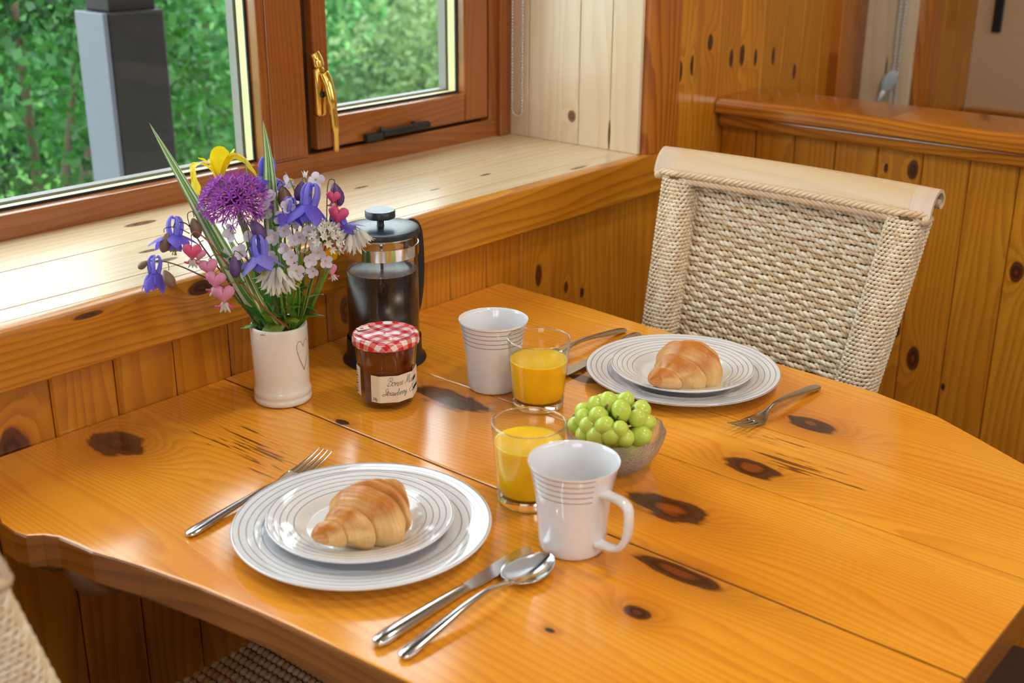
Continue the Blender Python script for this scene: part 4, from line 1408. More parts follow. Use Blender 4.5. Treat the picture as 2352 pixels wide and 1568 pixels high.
DN = Vector((0, 0, -1))
def dirv(right, toward, up):
    """direction from picture-right, towards-room and up amounts"""
    return (Vector((.65, -.76, 0))*right + Vector((-.713, -.608, 0))*toward + Vector((0, 0, 1))*up).normalized()


GC = 'columbine stems in the vase'
# far left columbine with drooping blooms
t, ft, mo, L = stem_thing('columbine_stem', 'violet columbine drooping lowest at the far left of the bouquet', 'flower', GC, (-.024, .006))
stem(t, [ft, mo, L((.835, 1.160, .165)), L((.792, 1.180, .200)), L((.765, 1.193, .214)), L((.757, 1.195, .212))], .0013, .0006, M_dstem)
columbine_bloom(t, L((.757, 1.194, .204)), dirv(-.1, .15, -1), .98, .55, .3)
bud(t, L((.757, 1.168, .199)), dirv(.45, .1, -1), .95, True)
stem(t, [L((.760, 1.192, .214)), L((.764, 1.178, .216)), L((.760, 1.170, .208))], .0006, .0005, M_dstem, 'bud_stalk')
bud(t, L((.748, 1.203, .211)), dirv(-.8, 0, -.6), .62, True)
stem(t, [L((.762, 1.194, .214)), L((.752, 1.200, .215)), L((.749, 1.202, .212))], .0006, .0005, M_dstem, 'bud_stalk')
# left columbine
t, ft, mo, L = stem_thing('columbine_stem', 'blue columbine with two brown buds, upper left of the bouquet', 'flower', GC, (-.022, .012))
stem(t, [ft, mo, L((.850, 1.175, .165)), L((.826, 1.192, .215)), L((.812, 1.200, .246)), L((.800, 1.207, .250)), L((.796, 1.208, .244))], .0013, .0006, M_dstem)
columbine_bloom(t, L((.796, 1.207, .238)), dirv(-.05, .35, -1), 1.15, 1.15, .1)
bud(t, L((.819, 1.197, .242)), dirv(.15, 0, -1), 1.05, True)
stem(t, [L((.815, 1.199, .236)), L((.812, 1.200, .258)), L((.818, 1.198, .262)), L((.819, 1.197, .255))], .0006, .0005, M_dstem, 'bud_stalk')
bud(t, L((.780, 1.203, .231)), dirv(-.3, .2, -1), 1.0, True)
stem(t, [L((.812, 1.199, .236)), L((.795, 1.200, .247)), L((.782, 1.203, .248)), L((.780, 1.203, .243))], .0006, .0005, M_dstem, 'bud_stalk')
# centre columbine
t, ft, mo, L = stem_thing('columbine_stem', 'large violet columbine in the middle of the bouquet above the white bells', 'flower', GC, (-.012, -.020))
stem(t, [ft, mo, L((.872, 1.128, .165)), L((.850, 1.140, .205)), L((.852, 1.138, .224)), L((.860, 1.133, .222))], .0013, .0006, M_dstem)
columbine_bloom(t, L((.861, 1.131, .214)), dirv(.12, .30, -1), 1.22, .95, .5, True)
bud(t, L((.835, 1.147, .200)), dirv(.05, .1, -1), 1.1)
stem(t, [L((.851, 1.140, .205)), L((.838, 1.146, .219)), L((.835, 1.147, .213))], .0006, .0005, M_dstem, 'bud_stalk')
bud(t, L((.867, 1.140, .240)), dirv(.55, .2, -.8), 1.15)
stem(t, [L((.853, 1.138, .222)), L((.855, 1.143, .250)), L((.860, 1.142, .253)), L((.863, 1.141, .248))], .0006, .0005, M_dstem, 'bud_stalk')
# right top columbine
t, ft, mo, L = stem_thing('columbine_stem', 'large blue columbine at the upper right of the bouquet', 'flower', GC, (.018, -.014))
stem(t, [ft, mo, L((.925, 1.128, .19)), L((.936, 1.125, .262)), L((.934, 1.120, .276)), L((.930, 1.116, .274))], .0013, .0006, M_dstem)
columbine_bloom(t, L((.928, 1.115, .266)), dirv(-.15, .35, -1), 1.35, 1.0, .9)
bud(t, L((.934, 1.139, .276)), dirv(-.25, .1, -1), 1.05)
stem(t, [L((.935, 1.124, .262)), L((.940, 1.134, .290)), L((.937, 1.138, .289))], .0006, .0005, M_dstem, 'bud_stalk')
# far right columbine
t, ft, mo, L = stem_thing('columbine_stem', 'violet columbine reaching over the coffee press lid, with a dark bud', 'flower', GC, (.024, -.010))
stem(t, [ft, mo, L((.943, 1.128, .18)), L((.962, 1.118, .235)), L((.968, 1.112, .242)), L((.970, 1.109, .238))], .0013, .0006, M_dstem)
columbine_bloom(t, L((.971, 1.108, .231)), dirv(.5, .2, -.8), 1.0, 1.2, .2)
bud(t, L((.976, 1.120, .267)), dirv(.25, .1, -1), 1.25)
stem(t, [L((.958, 1.121, .225)), L((.966, 1.124, .280)), L((.973, 1.121, .286)), L((.974, 1.120, .281))], .0007, .0005, M_dstem, 'bud_stalk')
# columbine half hidden behind the purple globe
t, ft, mo, L = stem_thing('columbine_stem', 'blue columbine partly hidden behind the striped blade and purple globe', 'flower', GC, (.006, .022))
stem(t, [ft, mo, L((.92, 1.185, .2)), L((.934, 1.190, .285)), L((.930, 1.192, .300)), L((.926, 1.192, .297))], .0013, .0006, M_dstem)
columbine_bloom(t, L((.926, 1.192, .290)), dirv(-.1, .3, -1), 1.2, 1.1, .4)
bud(t, L((.928, 1.161, .264)), dirv(.2, .1, -1), 1.35, True)
stem(t, [L((.930, 1.188, .262)), L((.925, 1.166, .285)), L((.927, 1.162, .280))], .0007, .0005, M_dstem, 'bud_stalk')
# blue columbine low right of centre
t, ft, mo, L = stem_thing('columbine_stem', 'small dark blue columbine between the pink hearts and the large blue bloom', 'flower', GC, (.012, -.006))
stem(t, [ft, mo, L((.918, 1.135, .18)), L((.915, 1.138, .255)), L((.912, 1.136, .262))], .0012, .0006, M_dstem)
columbine_bloom(t, L((.911, 1.135, .256)), dirv(-.2, .3, -1), .95, .9, .1)

# --- bleeding hearts
hs = MB()
vsx = []; fsx = []
nu, nv = 20, 12
for i in range(nu):
    a = 2*PI*i/nu
    for j in range(nv+1):
        b_ = PI*j/nv
        hx = 16*math.sin(a)**3/17; hz = (13*math.cos(a)-5*math.cos(2*a)-2*math.cos(3*a)-math.cos(4*a))/17
        r = math.sin(b_)
        vsx.append((hx*r*.0100, math.cos(b_)*.0055*(1), hz*r*.0098))
for i in range(nu):
    for j in range(nv):
        k = (i+1) % nu
        fsx.append((i*(nv+1)+j, k*(nv+1)+j, k*(nv+1)+j+1, i*(nv+1)+j+1))
me_heart = MB().add(vsx, fsx).mesh('heart_petals', M_pink)
me_heartp = me_heart.copy(); me_heartp.materials.clear(); me_heartp.materials.append(M_pinkl)
dp = MB()
for sx in (-1, 0, 1):
    dp.tube(smooth_pts([(sx*.0008, 0, -.008), (sx*.0020, 0, -.0125), (sx*.0042, 0, -.0165)], 3), [.0018, .0019, .0018, .0015, .0012, .0008, .0004], 6)
me_drip = dp.mesh('inner_petals', M_wht)
fx_ = MB()
for sx in (-1, 1):
    fx_.tube(smooth_pts([(sx*.0012, .0008, -.0085), (sx*.0045, .0012, -.0120), (sx*.0085, .001, -.0112)], 3), [.0012, .0016, .0017, .0014, .0012, .0009, .0004], 6)
me_flick = fx_.mesh('flared_tips', M_pink)


def heart(par, loc, s=1.0, pale=False, lean=0.0):
    # flat side towards the room
    M = Matrix.Translation(loc) @ RZ(math.radians(-49.5)) @ RY(lean) @ SCL(s, s, s)
    M = M @ SCL(1.15, 1.15, 1.15)
    h = place('heart_flower', me_heartp if pale else me_heart, par, M)
    place('inner_petals', me_drip, h); place('flared_tips', me_flick, h)
    return h


GH = 'bleeding heart sprays in the vase'
t, ft, mo, L = stem_thing('bleeding_heart_spray', 'arching spray of pink bleeding hearts at the lower left of the bouquet', 'flower', GH, (-.006, -.026))
stem(t, [ft, mo, L((.880, 1.130, .125)), L((.845, 1.140, .170)), L((.822, 1.165, .222)), L((.806, 1.176, .243)), L((.798, 1.176, .240))], .0016, .0008, M_rstem)
heart(t, L((.797, 1.175, .222)), 1.08, False, .05); heart(t, L((.803, 1.1705, .218)), .78, True, .2); heart(t, L((.810, 1.163, .203)), 1.1, True, -.2)
heart(t, L((.809, 1.150, .190)), 1.15, True, .15); heart(t, L((.813, 1.142, .173)), 1.25, True, 0)
for a_, b_ in (((.799, 1.176, .241), (.797, 1.175, .229)), ((.812, 1.172, .232), (.803, 1.1705, .224)), ((.826, 1.160, .213), (.810, 1.163, .211)), ((.834, 1.150, .195), (.809, 1.150, .198)), ((.842, 1.142, .177), (.813, 1.142, .182))):
    stem(t, [L(a_), L(tuple((p+q)/2+(.004 if i == 2 else 0) for i, (p, q) in enumerate(zip(a_, b_)))), L(b_)], .0006, .0005, M_rstem, 'flower_stalk', 4)
t, ft, mo, L = stem_thing('bleeding_heart_spray', 'short spray of pink bleeding hearts beside the coffee press lid', 'flower', GH, (.022, -.016))
stem(t, [ft, mo, L((.938, 1.122, .16)), L((.955, 1.112, .235)), L((.962, 1.112, .275)), L((.964, 1.111, .279))], .0014, .0007, M_rstem)
heart(t, L((.962, 1.110, .268)), .85, False, .1); heart(t, L((.9635, 1.104, .247)), 1.2, False, .2); heart(t, L((.957, 1.107, .216)), 1.15, False, -.3); heart(t, L((.954, 1.112, .176)), .8, True, -.3)
for a_, b_ in (((.961, 1.112, .272), (.9635, 1.105, .256)), ((.952, 1.114, .226), (.957, 1.108, .225)), ((.944, 1.118, .19), (.954, 1.113, .184))):
    stem(t, [L(a_), L(tuple((p+q)/2+(.003 if i == 2 else 0) for i, (p, q) in enumerate(zip(a_, b_)))), L(b_)], .0006, .0005, M_rstem, 'flower_stalk', 4)

# --- purple allium globe
t, ft, mo, L = stem_thing('allium', 'large purple allium globe on a green stalk below the yellow iris', 'flower', None, (-.012, .016))
ac = L((.870, 1.183, .268))
stem(t, [ft, mo, L((.886, 1.176, .18)), L((.876, 1.181, .235)), ac], .0026, .0024, M_stem)
fl1 = MB()
for i in range(6):
    a = PI*i/3
    w = Vector((-math.sin(a), math.cos(a), 0))*.0011; d = Vector((math.cos(a), math.sin(a), .75))
    p = d*.0045; q = d*.0088
    fl1.add([(0, 0, 0), tuple(p*.6+w), tuple(q), tuple(p*.6-w)], [(0, 1, 2, 3)])
fl1.ball(SCL(.0013, .0013, .0017), 6, 4)
me_flor = fl1.mesh('floret', M_all)
stk = MB()
for i in range(150):
    z = 1-1.72*(i+.5)/150; a = i*2.39996
    r = math.sqrt(max(0, 1-z*z)); d = Vector((r*math.cos(a), r*math.sin(a), z))
    Rr = .0325*(1+rfl.uniform(-.16, .12))*(1.0-.10*max(0, z)); p = ac + Vector((d.x*1.16, d.y*1.16, d.z*.98))*Rr
    stk.tube([ac, p], [.0006, .0005], 4)
    place('floret', me_flor, t, frame_z(p, d) @ SCL(1, 1, 1))
stk.build('flower_stalks', M_all2, t)

# --- white garlic umbel
t, ft, mo, L = stem_thing('white_allium', 'round head of tiny white flowers beside the large blue columbine', 'flower', None, (.014, -.022))
ac = L((.927, 1.095, .222))
stem(t, [ft, mo, L((.918, 1.11, .16)), ac], .0014, .0011, M_stem)
flw = MB()
for i in range(6):
    a = PI*i/3
    w = Vector((-math.sin(a), math.cos(a), 0))*.0018; d = Vector((math.cos(a), math.sin(a), .9))
    flw.add([(0, 0, 0), tuple(d*.0030+w), tuple(d*.0062), tuple(d*.0030-w)], [(0, 1, 2, 3)])
me_flw = flw.mesh('floret', M_wht)
stk = MB()
up = Vector((.32, -.30, .9)).normalized()
for i in range(34):
    z = 1-1.0*(i+.5)/34; a = i*2.39996; r = math.sqrt(1-z*z)
    d = up.to_track_quat('Z', 'Y') @ Vector((r*math.cos(a), r*math.sin(a), z))
    p = ac + d*.0215
    stk.tube([ac, p], [.0005, .0004], 4)
    place('floret', me_flw, t, frame_z(p, d))
stk.build('flower_stalks', M_stem, t)

# --- drooping white bells
bell = MB()
for i in range(6):
    a = PI*i/3
    d = Vector((math.cos(a), math.sin(a), 0)); w = Vector((-math.sin(a), math.cos(a), 0))
    rows = [(0, .0008, .0007), (.004, .0030, .0021), (.010, .0040, .0024), (.015, .0052, .0016), (.0185, .0078, .0003)]
    vs_l = []
    for z_, r_, w_ in rows: vs_l += [tuple(d*r_ - w*w_ + Vector((0, 0, z_))), tuple(d*(r_+.0006) + Vector((0, 0, z_))), tuple(d*r_ + w*w_ + Vector((0, 0, z_)))]
    f_l = []
    for j in range(4):
        for k in range(2): f_l.append((3*j+k, 3*j+k+1, 3*j+k+4, 3*j+k+3))
    bell.add(vs_l, f_l)
me_bell = bell.mesh('white_bell', M_wht)
GB = 'stems of white drooping bells'
def bells(t, L, top, spec):
    for (dx, up_, tw, s) in spec:
        b0 = Vector(top)
        d = dirv(dx, tw, -1.0)
        p = b0 + dirv(dx, tw, .1)*.012*abs(dx+.3) + Vector((0, 0, up_))
        stem(t, [L(tuple(b0)), L(tuple((b0+p)/2+Vector((0, 0, .004)))), L(tuple(p))], .0006, .0005, M_stem, 'flower_stalk', 3)
        place('white_bell', me_bell, t, frame_z(L(tuple(p)), d, rfl.uniform(0, 3)) @ SCL(s, s, s))
t, ft, mo, L = stem_thing('white_bell_stem', 'cluster of drooping white bells low at the centre front of the bouquet', 'flower', GB, (-.004, -.020))
stem(t, [ft, mo, L((.889, 1.130, .14)), L((.876, 1.118, .188)), L((.873, 1.118, .194))], .0020, .0014, M_stem)
bells(t, L, (.873, 1.118, .194), [(-.9, -.002, .1, 1.15), (-.55, -.008, .4, 1.2), (-.2, -.010, .5, 1.25), (.15, -.009, .3, 1.2), (.5, -.006, .2, 1.2), (.9, 0, .1, 1.1), (-.35, .002, .2, 1.1), (.3, .003, .4, 1.15), (0, -.012, -.2, 1.2), (.7, -.010, .4, 1.1)])
t, ft, mo, L = stem_thing('white_bell_stem', 'white bells on a long arching stalk in front of the coffee press', 'flower', GB, (.024, -.018))
stem(t, [ft, mo, L((.938, 1.122, .145)), L((.952, 1.103, .195)), L((.964, 1.090, .226)), L((.968, 1.088, .229))], .0028, .0016, M_stem)
bells(t, L, (.968, 1.087, .229), [(-.8, .0, .2, 1.05), (-.1, -.006, .3, 1.25), (.15, -.008, .1, 1.3), (.45, -.002, .2, 1.2), (.75, .0, .3, 1.1)])

# --- cuckoo flowers, four petals each
me_cpet = petal_mesh('petal', .0112, .0092, M_lil, .35, .10, .62, .7, 6, 4)
cc = MB(); cc.ball(SCL(.0016, .0016, .0020), 8, 5); cc.tube([(0, 0, -.004), (0, 0, 0)], [.0008, .0015], 6)
me_ceye = cc.mesh('flower_eye', M_eye)
GK = 'pale lilac cuckoo flower sprays'
def cuckoo(par, loc, d, s=1.0):
    c = place('cuckoo_flower', me_ceye, par, frame_z(loc, d, rfl.uniform(0, 1.5)) @ SCL(s, s, s))
    for i in range(4): place('petal', me_cpet, c, RZ(i*PI/2) @ RX(1.15+rfl.uniform(-.15, .1)))
def spray(label, at, path, flowers):
    t, ft, mo, L = stem_thing('cuckoo_flower_spray', label, 'flower', GK, at)
    stem(t, [ft, mo]+[L(p) for p in path], .0011, .0007, M_stem)
    for (p, d, s, k) in flowers:
        b0 = Vector(path[k]); q = Vector(p)
        stem(t, [L(tuple(b0)), L(tuple((b0+q)/2+Vector((0, 0, -.003)))), L(p)], .0006, .0005, M_stem, 'flower_stalk', 4)
        cuckoo(t, L(p), dirv(*d), s)
    return t, L
t, L = spray('pale cuckoo flowers rising highest at the upper right of the bouquet', (.010, -.008), [(.922, 1.142, .2), (.934, 1.140, .262), (.940, 1.140, .284)],
      [((.953, 1.131, .288), (.3, 1, .15), 1.1, 2), ((.926, 1.147, .290), (-1, .3, .1), 1.05, 1), ((.930, 1.146, .282), (-.6, .6, .6), .8, 1)])
place('bud', me_bell, t, frame_z(L((.945, 1.141, .288)), (0, 0, 1)) @ SCL(.6, .6, .55))
spray('pale cuckoo flowers clustered behind the central columbine', (.004, -.012), [(.897, 1.14, .17), (.894, 1.138, .215), (.892, 1.140, .238)],
      [((.899, 1.131, .234), (.3, 1, .2), 1.0, 1), ((.886, 1.132, .228), (-.4, 1, .2), 1.1, 1), ((.906, 1.112, .228), (.5, .8, .1), 1.0, 0), ((.896, 1.160, .250), (0, .8, .6), 1.1, 2), ((.889, 1.150, .262), (-.2, .7, .6), 1.0, 2), ((.880, 1.136, .205), (.2, .9, -.1), 1.0, 0), ((.890, 1.118, .215), (-.3, 1, .3), .9, 0)])
spray('pale cuckoo flowers facing forward at the right front of the bouquet', (.010, -.020), [(.904, 1.115, .15), (.899, 1.108, .188), (.902, 1.106, .200)],
      [((.889, 1.099, .192), (.1, 1, .1), 1.15, 1), ((.890, 1.108, .207), (-.1, 1, .3), 1.05, 2), ((.906, 1.095, .203), (.4, 1, .0), 1.0, 2), ((.917, 1.098, .222), (.4, .9, -.1), 1.05, 2), ((.912, 1.100, .235), (.2, .9, .4), .9, 2), ((.898, 1.110, .226), (-.2, .9, .3), .9, 2)])
spray('pale cuckoo flowers at the left behind the striped blade', (-.014, -.004), [(.872, 1.150, .17), (.856, 1.157, .210), (.852, 1.160, .222)],
      [((.848, 1.163, .236), (-.4, .8, .2), 1.15, 2), ((.846, 1.150, .215), (.2, .9, .3), 1.1, 1), ((.838, 1.157, .212), (-.8, .6, .1), 1.0, 1), ((.860, 1.150, .232), (.4, .9, .1), .9, 2)])

spray('pale cuckoo flowers low between the white bells and the buttercup', (.016, -.018), [(.915, 1.118, .145), (.918, 1.108, .18), (.922, 1.104, .196)],
      [((.922, 1.097, .208), (.2, 1, .2), 1.0, 2), ((.930, 1.094, .196), (.5, .9, .1), .95, 2), ((.914, 1.098, .186), (-.2, 1, .1), .9, 1), ((.928, 1.104, .222), (.3, .8, .5), .9, 2)])
spray('pale cuckoo flowers between the upright striped blade and the large columbine', (.006, -.004), [(.908, 1.146, .18), (.908, 1.14, .235), (.907, 1.142, .262)],
      [((.910, 1.134, .262), (.2, 1, .3), 1.0, 2), ((.903, 1.136, .248), (-.3, 1, .2), 1.05, 1), ((.914, 1.126, .244), (.4, 1, .0), .95, 1), ((.900, 1.150, .272), (-.2, .8, .6), .9, 2)])

# --- yellow iris
t, ft, mo, L = stem_thing('yellow_iris', 'bright yellow iris at the top left of the bouquet', 'flower', None, (-.004, .024))
ic = (.889, 1.239, .287)
stem(t, [ft, mo, L((.908, 1.205, .20)), L(ic)], .0030, .0028, M_stem)
def ribbon(par, name, pts, widths, m, side, cup=.15):
    ps = smooth_pts([L(p) for p in pts], 5); ws = smooth_pts([(w, 0, 0) for w in widths], 5); n = len(ps)
    vs = []; fs = []; NW = 6; sd0 = Vector(side).normalized()
    for i, p in enumerate(ps):
        d = (ps[min(i+1, n-1)]-ps[max(i-1, 0)]).normalized()
        sd = (sd0 - d*sd0.dot(d)).normalized(); nr = sd.cross(d)
        for j in range(NW+1):
            v = -1+2*j/NW; w = max(.0004, ws[i].x)*.5
            vs.append(p + sd*v*w + nr*(v*v)*w*cup + nr*.0007*math.sin(v*5+i*.9))
    for i in range(n-1):
        for j in range(NW):
            a = i*(NW+1)+j; fs.append((a, a+1, a+NW+2, a+NW+1))
    return MB().add(vs, fs).build(name, m, par)
RT = tuple(dirv(1, .1, 0)); TW = tuple(dirv(.25, 1, 0)); UPR = tuple(dirv(.6, .2, .8))
ribbon(t, 'fall_petal', [(.888, 1.24, .284), (.884, 1.243, .293), (.877, 1.245, .3), (.867, 1.247, .305), (.859, 1.247, .301), (.856, 1.243, .291), (.855, 1.238, .279), (.854, 1.234, .268)], [.008, .010, .011, .015, .014, .011, .021, .006], M_yel, tuple(dirv(.75, .7, .1)), -.2)
ribbon(t, 'style_arm', [(.888, 1.24, .288), (.882, 1.242, .300), (.874, 1.244, .307), (.866, 1.246, .312)], [.006, .008, .008, .004], M_yel, TW, -.3)
ribbon(t, 'standard_petal', [(.889, 1.237, .284), (.886, 1.233, .300), (.887, 1.226, .316), (.890, 1.221, .323)], [.010, .020, .026, .010], M_yel, RT, .25)
ribbon(t, 'fall_petal', [(.889, 1.236, .288), (.893, 1.226, .308), (.899, 1.216, .315), (.907, 1.205, .309), (.912, 1.197, .296), (.913, 1.194, .288)], [.010, .018, .024, .028, .026, .012], M_yel, tuple(dirv(.1, 1, .6)), -.2)
ribbon(t, 'style_arm', [(.890, 1.235, .290), (.897, 1.226, .313), (.902, 1.221, .321)], [.006, .010, .009], M_yel, TW, -.3)
ribbon(t, 'fall_petal', [(.890, 1.243, .286), (.897, 1.250, .302), (.905, 1.262, .303), (.909, 1.270, .290)], [.010, .016, .022, .010], M_yel, RT, -.2)
ribbon(t, 'standard_petal', [(.885, 1.240, .286), (.880, 1.238, .300), (.878, 1.237, .309)], [.006, .010, .005], M_yel, TW, .2)

# --- buttercup
t, ft, mo, L = stem_thing('buttercup', 'small golden buttercup at the right of the bouquet below the white head', 'flower', None, (.020, -.020))
bc_ = (.949, 1.104, .199)
stem(t, [ft, mo, L((.938, 1.12, .16)), L(bc_)], .0011, .0009, M_stem)
me_bp = petal_mesh('petal', .0125, .0125, M_but, .8, .15, .65, .6, 6, 4)
Mb = frame_z(L(bc_), dirv(.2, .9, .25))
be = place('flower_eye', me_ceye, t, Mb @ SCL(1.8, 1.8, 1.6))
for i in range(5): place('petal', me_bp, t, Mb @ RZ(i*2*PI/5) @ RX(1.0))

# --- striped blades and leaves
def blade(name, label, pts, w, m, at, fold=.25, group='long grass blades in the vase'):
    t, ft, mo, L = stem_thing(name, label, 'leaf', group, at)
    ps = smooth_pts([ft, mo]+[L(p) for p in pts], 8); n = len(ps)
    vs = []; fs = []; cols = []
    NW = 12
    side = Vector((.65, -.76, 0))
    for i, p in enumerate(ps):
        s = i/(n-1)
        ww = w*.5*min(1, .35+s*2.2)*(1-max(0, (s-.55)/.45)**1.25)+.00012
        d = (ps[min(i+1, n-1)]-ps[max(i-1, 0)]).normalized()
        sd = (side - d*side.dot(d)).normalized(); nr = sd.cross(d)
        for j in range(NW+1):
            v = -1+2*j/NW
            vs.append(p + sd*v*ww + nr*abs(v)*ww*fold); cols.append(j/NW)
    for i in range(n-1):
        for j in range(NW):
            a = i*(NW+1)+j; fs.append((a, a+1, a+NW+2, a+NW+1))
    b = MB().add(vs, fs); b.c = cols
    b.build('blade', m, t)
    return t
blade('striped_blade', 'long green and white striped blade leaning to the upper left', [(.893, 1.178, .125), (.877, 1.190, .155), (.851, 1.236, .258), (.831, 1.29, .354)], .0290, M_var, (-.014, .010))
blade('striped_blade', 'green and white striped blade standing upright in the middle', [(.911, 1.166, .13), (.915, 1.172, .25), (.920, 1.178, .31), (.921, 1.185, .358)], .0210, M_var, (.002, .002))
blade('striped_blade', 'thin striped blade tip in front of the yellow iris', [(.905, 1.175, .14), (.898, 1.185, .25), (.893, 1.190, .318)], .0055, M_var, (-.004, .006))
blade('striped_blade', 'short striped blade low at the left of the bouquet', [(.885, 1.150, .12), (.868, 1.150, .150), (.850, 1.165, .215), (.845, 1.18, .245)], .012, M_var, (-.012, -.014))
M_gb = leafy('plain_blade_green', (.12, .30, .03), (.20, .40, .05), .3, .35)
blade('green_blade', 'plain green blade left of the white bells', [(.880, 1.148, .122), (.870, 1.150, .15), (.866, 1.160, .20)], .008, M_gb, (-.016, -.010))
blade('green_blade', 'plain green blade right of the white bells', [(.907, 1.135, .13), (.903, 1.135, .17), (.905, 1.150, .24)], .008, M_gb, (.004, -.024))
blade('green_blade', 'plain green blade among the stems at the right', [(.925, 1.145, .13), (.928, 1.140, .17), (.935, 1.150, .24)], .009, M_gb, (.016, -.006))
blade('green_blade', 'dark green blade behind the stems', [(.905, 1.185, .13), (.90, 1.19, .18), (.885, 1.20, .25)], .010, M_leaf, (0, .018))


def leafsprig(label, at, leaves, m):
    t, ft, mo, L = stem_thing('leaf_sprig', label, 'leaf', 'broad leaves at the mouth of the vase', at)
    tip = Vector(leaves[-1][0])
    stem(t, [ft, mo] + [L(q[0]) for q in leaves], .0012, .0008, M_stem)
    for (p, d, ln, wd, sp_) in leaves:
        me = petal_mesh('leaf', ln, wd, m, .7, .16, .42, 1.1, 10, 6)
        place('leaf', me, t, frame_z(L(p), dirv(*d), sp_))
    return t
leafsprig('yellow green leaf hanging over the rim of the vase', (-.004, -.026), [((.905, 1.142, .116), (-.9, .6, -.15), .040, .022, 2.6), ((.906, 1.140, .120), (.5, .8, .3), .026, .018, 3.0)], M_leafy)
leafsprig('dark green leaves above the right of the vase rim', (.018, -.014), [((.928, 1.150, .112), (.9, .3, .5), .042, .024, 2.8), ((.926, 1.148, .120), (.2, .6, .9), .036, .026, 3.1), ((.930, 1.146, .128), (.8, .5, .2), .034, .022, 2.5)], M_leaf)
leafsprig('dark green leaves filling the middle of the vase mouth', (-.008, .004), [((.900, 1.158, .110), (-.5, .7, .7), .036, .024, 3.0), ((.905, 1.155, .116), (.3, .8, .7), .038, .024, 3.0), ((.895, 1.160, .120), (-.9, .2, .6), .036, .020, 2.8), ((.905, 1.160, .130), (.1, .6, 1), .040, .022, 3.1)], M_leaf)
leafsprig('small green leaf poking out left of the vase rim', (-.024, .004), [((.884, 1.172, .108), (-.9, .1, .12), .026, .010, 3.0), ((.880, 1.170, .125), (-.5, .3, .8), .034, .014, 3.0)], M_leaf)
leafsprig('dark green leaves among the lower stems at the front of the bouquet', (.002, -.024), [((.898, 1.140, .125), (-.6, .7, .6), .034, .020, 3.0), ((.905, 1.134, .135), (.3, .9, .6), .034, .022, 3.1), ((.900, 1.138, .150), (-.2, .6, .9), .034, .020, 2.9), ((.912, 1.130, .155), (.6, .5, .7), .032, .018, 3.0)], M_leaf)
leafsprig('mid green leaves among the lower stems at the right of the bouquet', (.022, -.008), [((.928, 1.135, .140), (.7, .4, .6), .034, .018, 3.0), ((.922, 1.138, .155), (.1, .7, .8), .034, .018, 3.1), ((.932, 1.130, .170), (.6, .5, .9), .030, .014, 3.0)], M_leaf)
leafsprig('green leaves high behind the pink hearts', (-.018, -.012), [((.850, 1.152, .190), (-.6, .4, .5), .028, .014, 2.9), ((.845, 1.155, .175), (.3, .6, .5), .026, .013, 3.1), ((.838, 1.160, .205), (-.1, .5, .8), .024, .012, 3.0)], M_leaf)
leafsprig('green leaves beside the upright striped blade', (.008, .006), [((.915, 1.150, .22), (.2, .5, .9), .026, .012, 3.0), ((.917, 1.148, .235), (-.8, .4, .3), .022, .007, 3.0), ((.918, 1.146, .25), (.5, .4, .8), .024, .010, 3.0)], M_leaf)

# thin plain stems between the flowers
for q, (p, at) in enumerate((((.90, 1.13, .235), (.006, -.014)), ((.925, 1.125, .245), (.014, -.016)), ((.935, 1.115, .225), (.020, -.012)), ((.880, 1.145, .225), (-.010, -.008)), ((.912, 1.108, .205), (.012, -.022)), ((.945, 1.125, .24), (.022, -.004)), ((.87, 1.155, .235), (-.014, .002)), ((.905, 1.12, .215), (.002, -.022)))):
    t, ft, mo, L = stem_thing('plain_stem', 'thin plain green stem among the flowers', 'stem', 'thin plain green stems', at)
    e = Vector(p)
    mid = L(tuple((e + Vector((VX+at[0], VY+at[1], .104)))/2 + Vector((rfl.uniform(-.004, .004), rfl.uniform(-.004, .004), 0))))
    st0 = stem(t, [ft, mo, mid, L(p)], .0012, .0006, M_stem)
    for k in range(3):
        f = L(tuple(e - Vector((rfl.uniform(-.006, .006), rfl.uniform(-.006, .006), .012*k))))
        place('bud', me_bell, t, frame_z(f, (rfl.uniform(-1, 1), rfl.uniform(-1, 1), .6)) @ SCL(.35, .35, .4))

# greenish seed head
t, ft, mo, L = stem_thing('seed_head', 'tiny yellowish green seed head beside the white bells', 'flower', None, (.004, -.018))
stem(t, [ft, mo, L((.897, 1.115, .165))], .0011, .0009, M_stem)
sb = MB()
for i in range(70):
    z = 1-2*(i+.5)/70; a = i*2.39996; r = math.sqrt(1-z*z)
    sb.ball(TR(*(L((.894, 1.110, .178)) + Vector((r*math.cos(a), r*math.sin(a), z))*.0085)) @ SCL(.0013, .0013, .0013), 5, 4)
sb.build('seeds', M_eye, t)['kind'] = 'stuff'

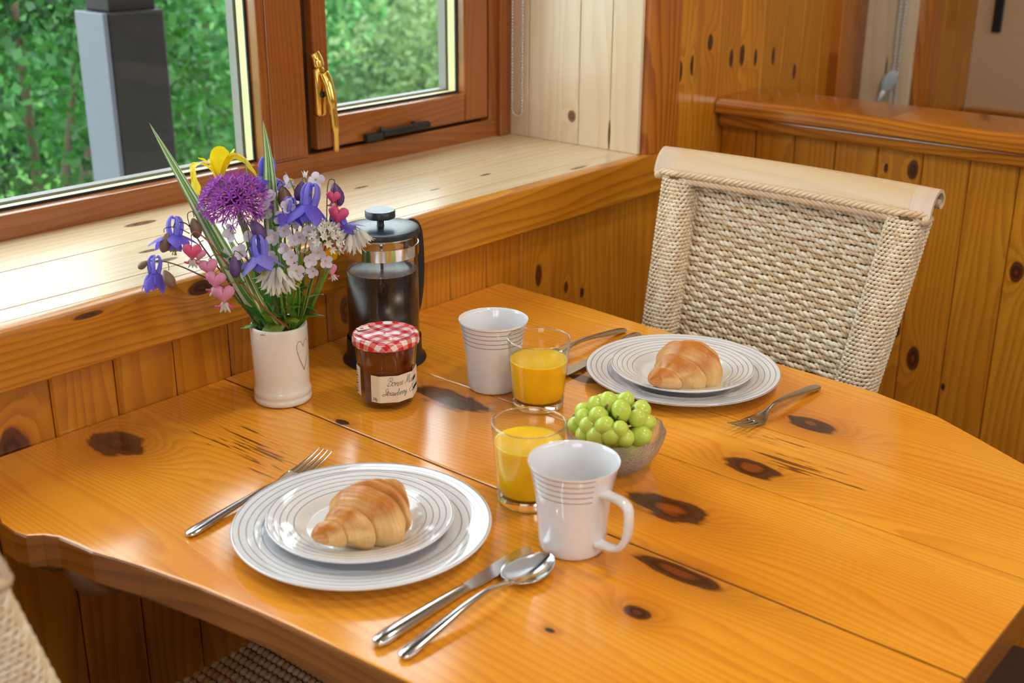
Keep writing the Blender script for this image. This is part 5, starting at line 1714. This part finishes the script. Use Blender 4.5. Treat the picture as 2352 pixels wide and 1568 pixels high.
# ================================================================== BLIND CHAINS AND SMALL BACKGROUND THINGS
M_chain = plain('grey_metal_beads', (.62, .61, .62), .3, metal=.7)
def bead_chain(name, label, pts, r, step, par=None):
    b = MB()
    acc = 0; ps = [Vector(p) for p in pts]; pos = ps[0].copy(); 
    for a, c in zip(ps[:-1], ps[1:]):
        d = c-a; n = max(1, int(d.length/step))
        for i in range(n): 
            q = a + d*i/n; b.ball(TR(*q) @ SCL(r, r, r), 6, 4)
    b.tube(ps, r*.3, 4)
    return tag(b.build(name, M_chain, None), label, 'chain', 'blind chains')
U = [(1.835, 1.569, 1.92)] + [(1.835, 1.556+.013*math.cos(a), T+.216-.013*math.sin(a)) for a in [PI*i/8 for i in range(9)]] + [(1.835, 1.543, 1.92)]
bead_chain('blind_chain', 'looped grey bead chain hanging beside the near window reveal', U, .0027, .0058)
U = [(3.045, 1.312, 1.92)] + [(3.045, 1.304+.007*math.cos(a), T+.08-.007*math.sin(a)) for a in [PI*i/6 for i in range(7)]] + [(3.045, 1.297, 1.92)]
bead_chain('blind_chain', 'grey bead chain hanging at the far window beyond the partition', U, .0042, .0090)
M_blind = plain('cream_blind', (.70, .64, .52), .8)
for (a, c, lab) in ((-.28, 1.842, 'rolled up cream blind above the near window'), (2.735, 3.06, 'rolled up cream blind above the far window')):
    bl = thing('roller_blind', ((a+c)/2, 1.548 if a < 1 else 1.345, 1.95), 0, lab, 'blind', 'roller blinds')
    w_ = (c-a)/2
    MB().tube([(-w_, 0, 0), (w_, 0, 0)], .028, 20).build('fabric_roll', M_blind, bl)
    MB().box(-w_, w_, .01, .022, -.06, -.02).build('bottom_bar', M_white, bl, False)
M_knot = plain('grey_plastic_cleat', (.42, .44, .48), .4)
cl = thing('chain_cleat', (3.050, 1.312, T+.165), 0, 'grey cleat with wound up cord beside the far bead chain', 'cleat')
MB().ball(TR(-.012, .004, 0) @ RX(math.radians(30)) @ SCL(.010, .020, .034), 14, 9).build('wound_cord', M_knot, cl)
MB().tube([(-.014, .014, -.024), (-.016, .026, -.052)], [.007, .004], 8).build('hook', M_white, cl)
br = thing('wall_bracket', (3.5, 1.22, T+.30), 0, 'dark slim bracket on the beige end wall', 'bracket')
MB().box(-.012, 0, -.012, .012, -.04, .30).build('bar', M_black, br, False, .002)
MB().box(-.05, -.012, -.008, .008, .27, .29).build('arm', M_black, br, False, .002)
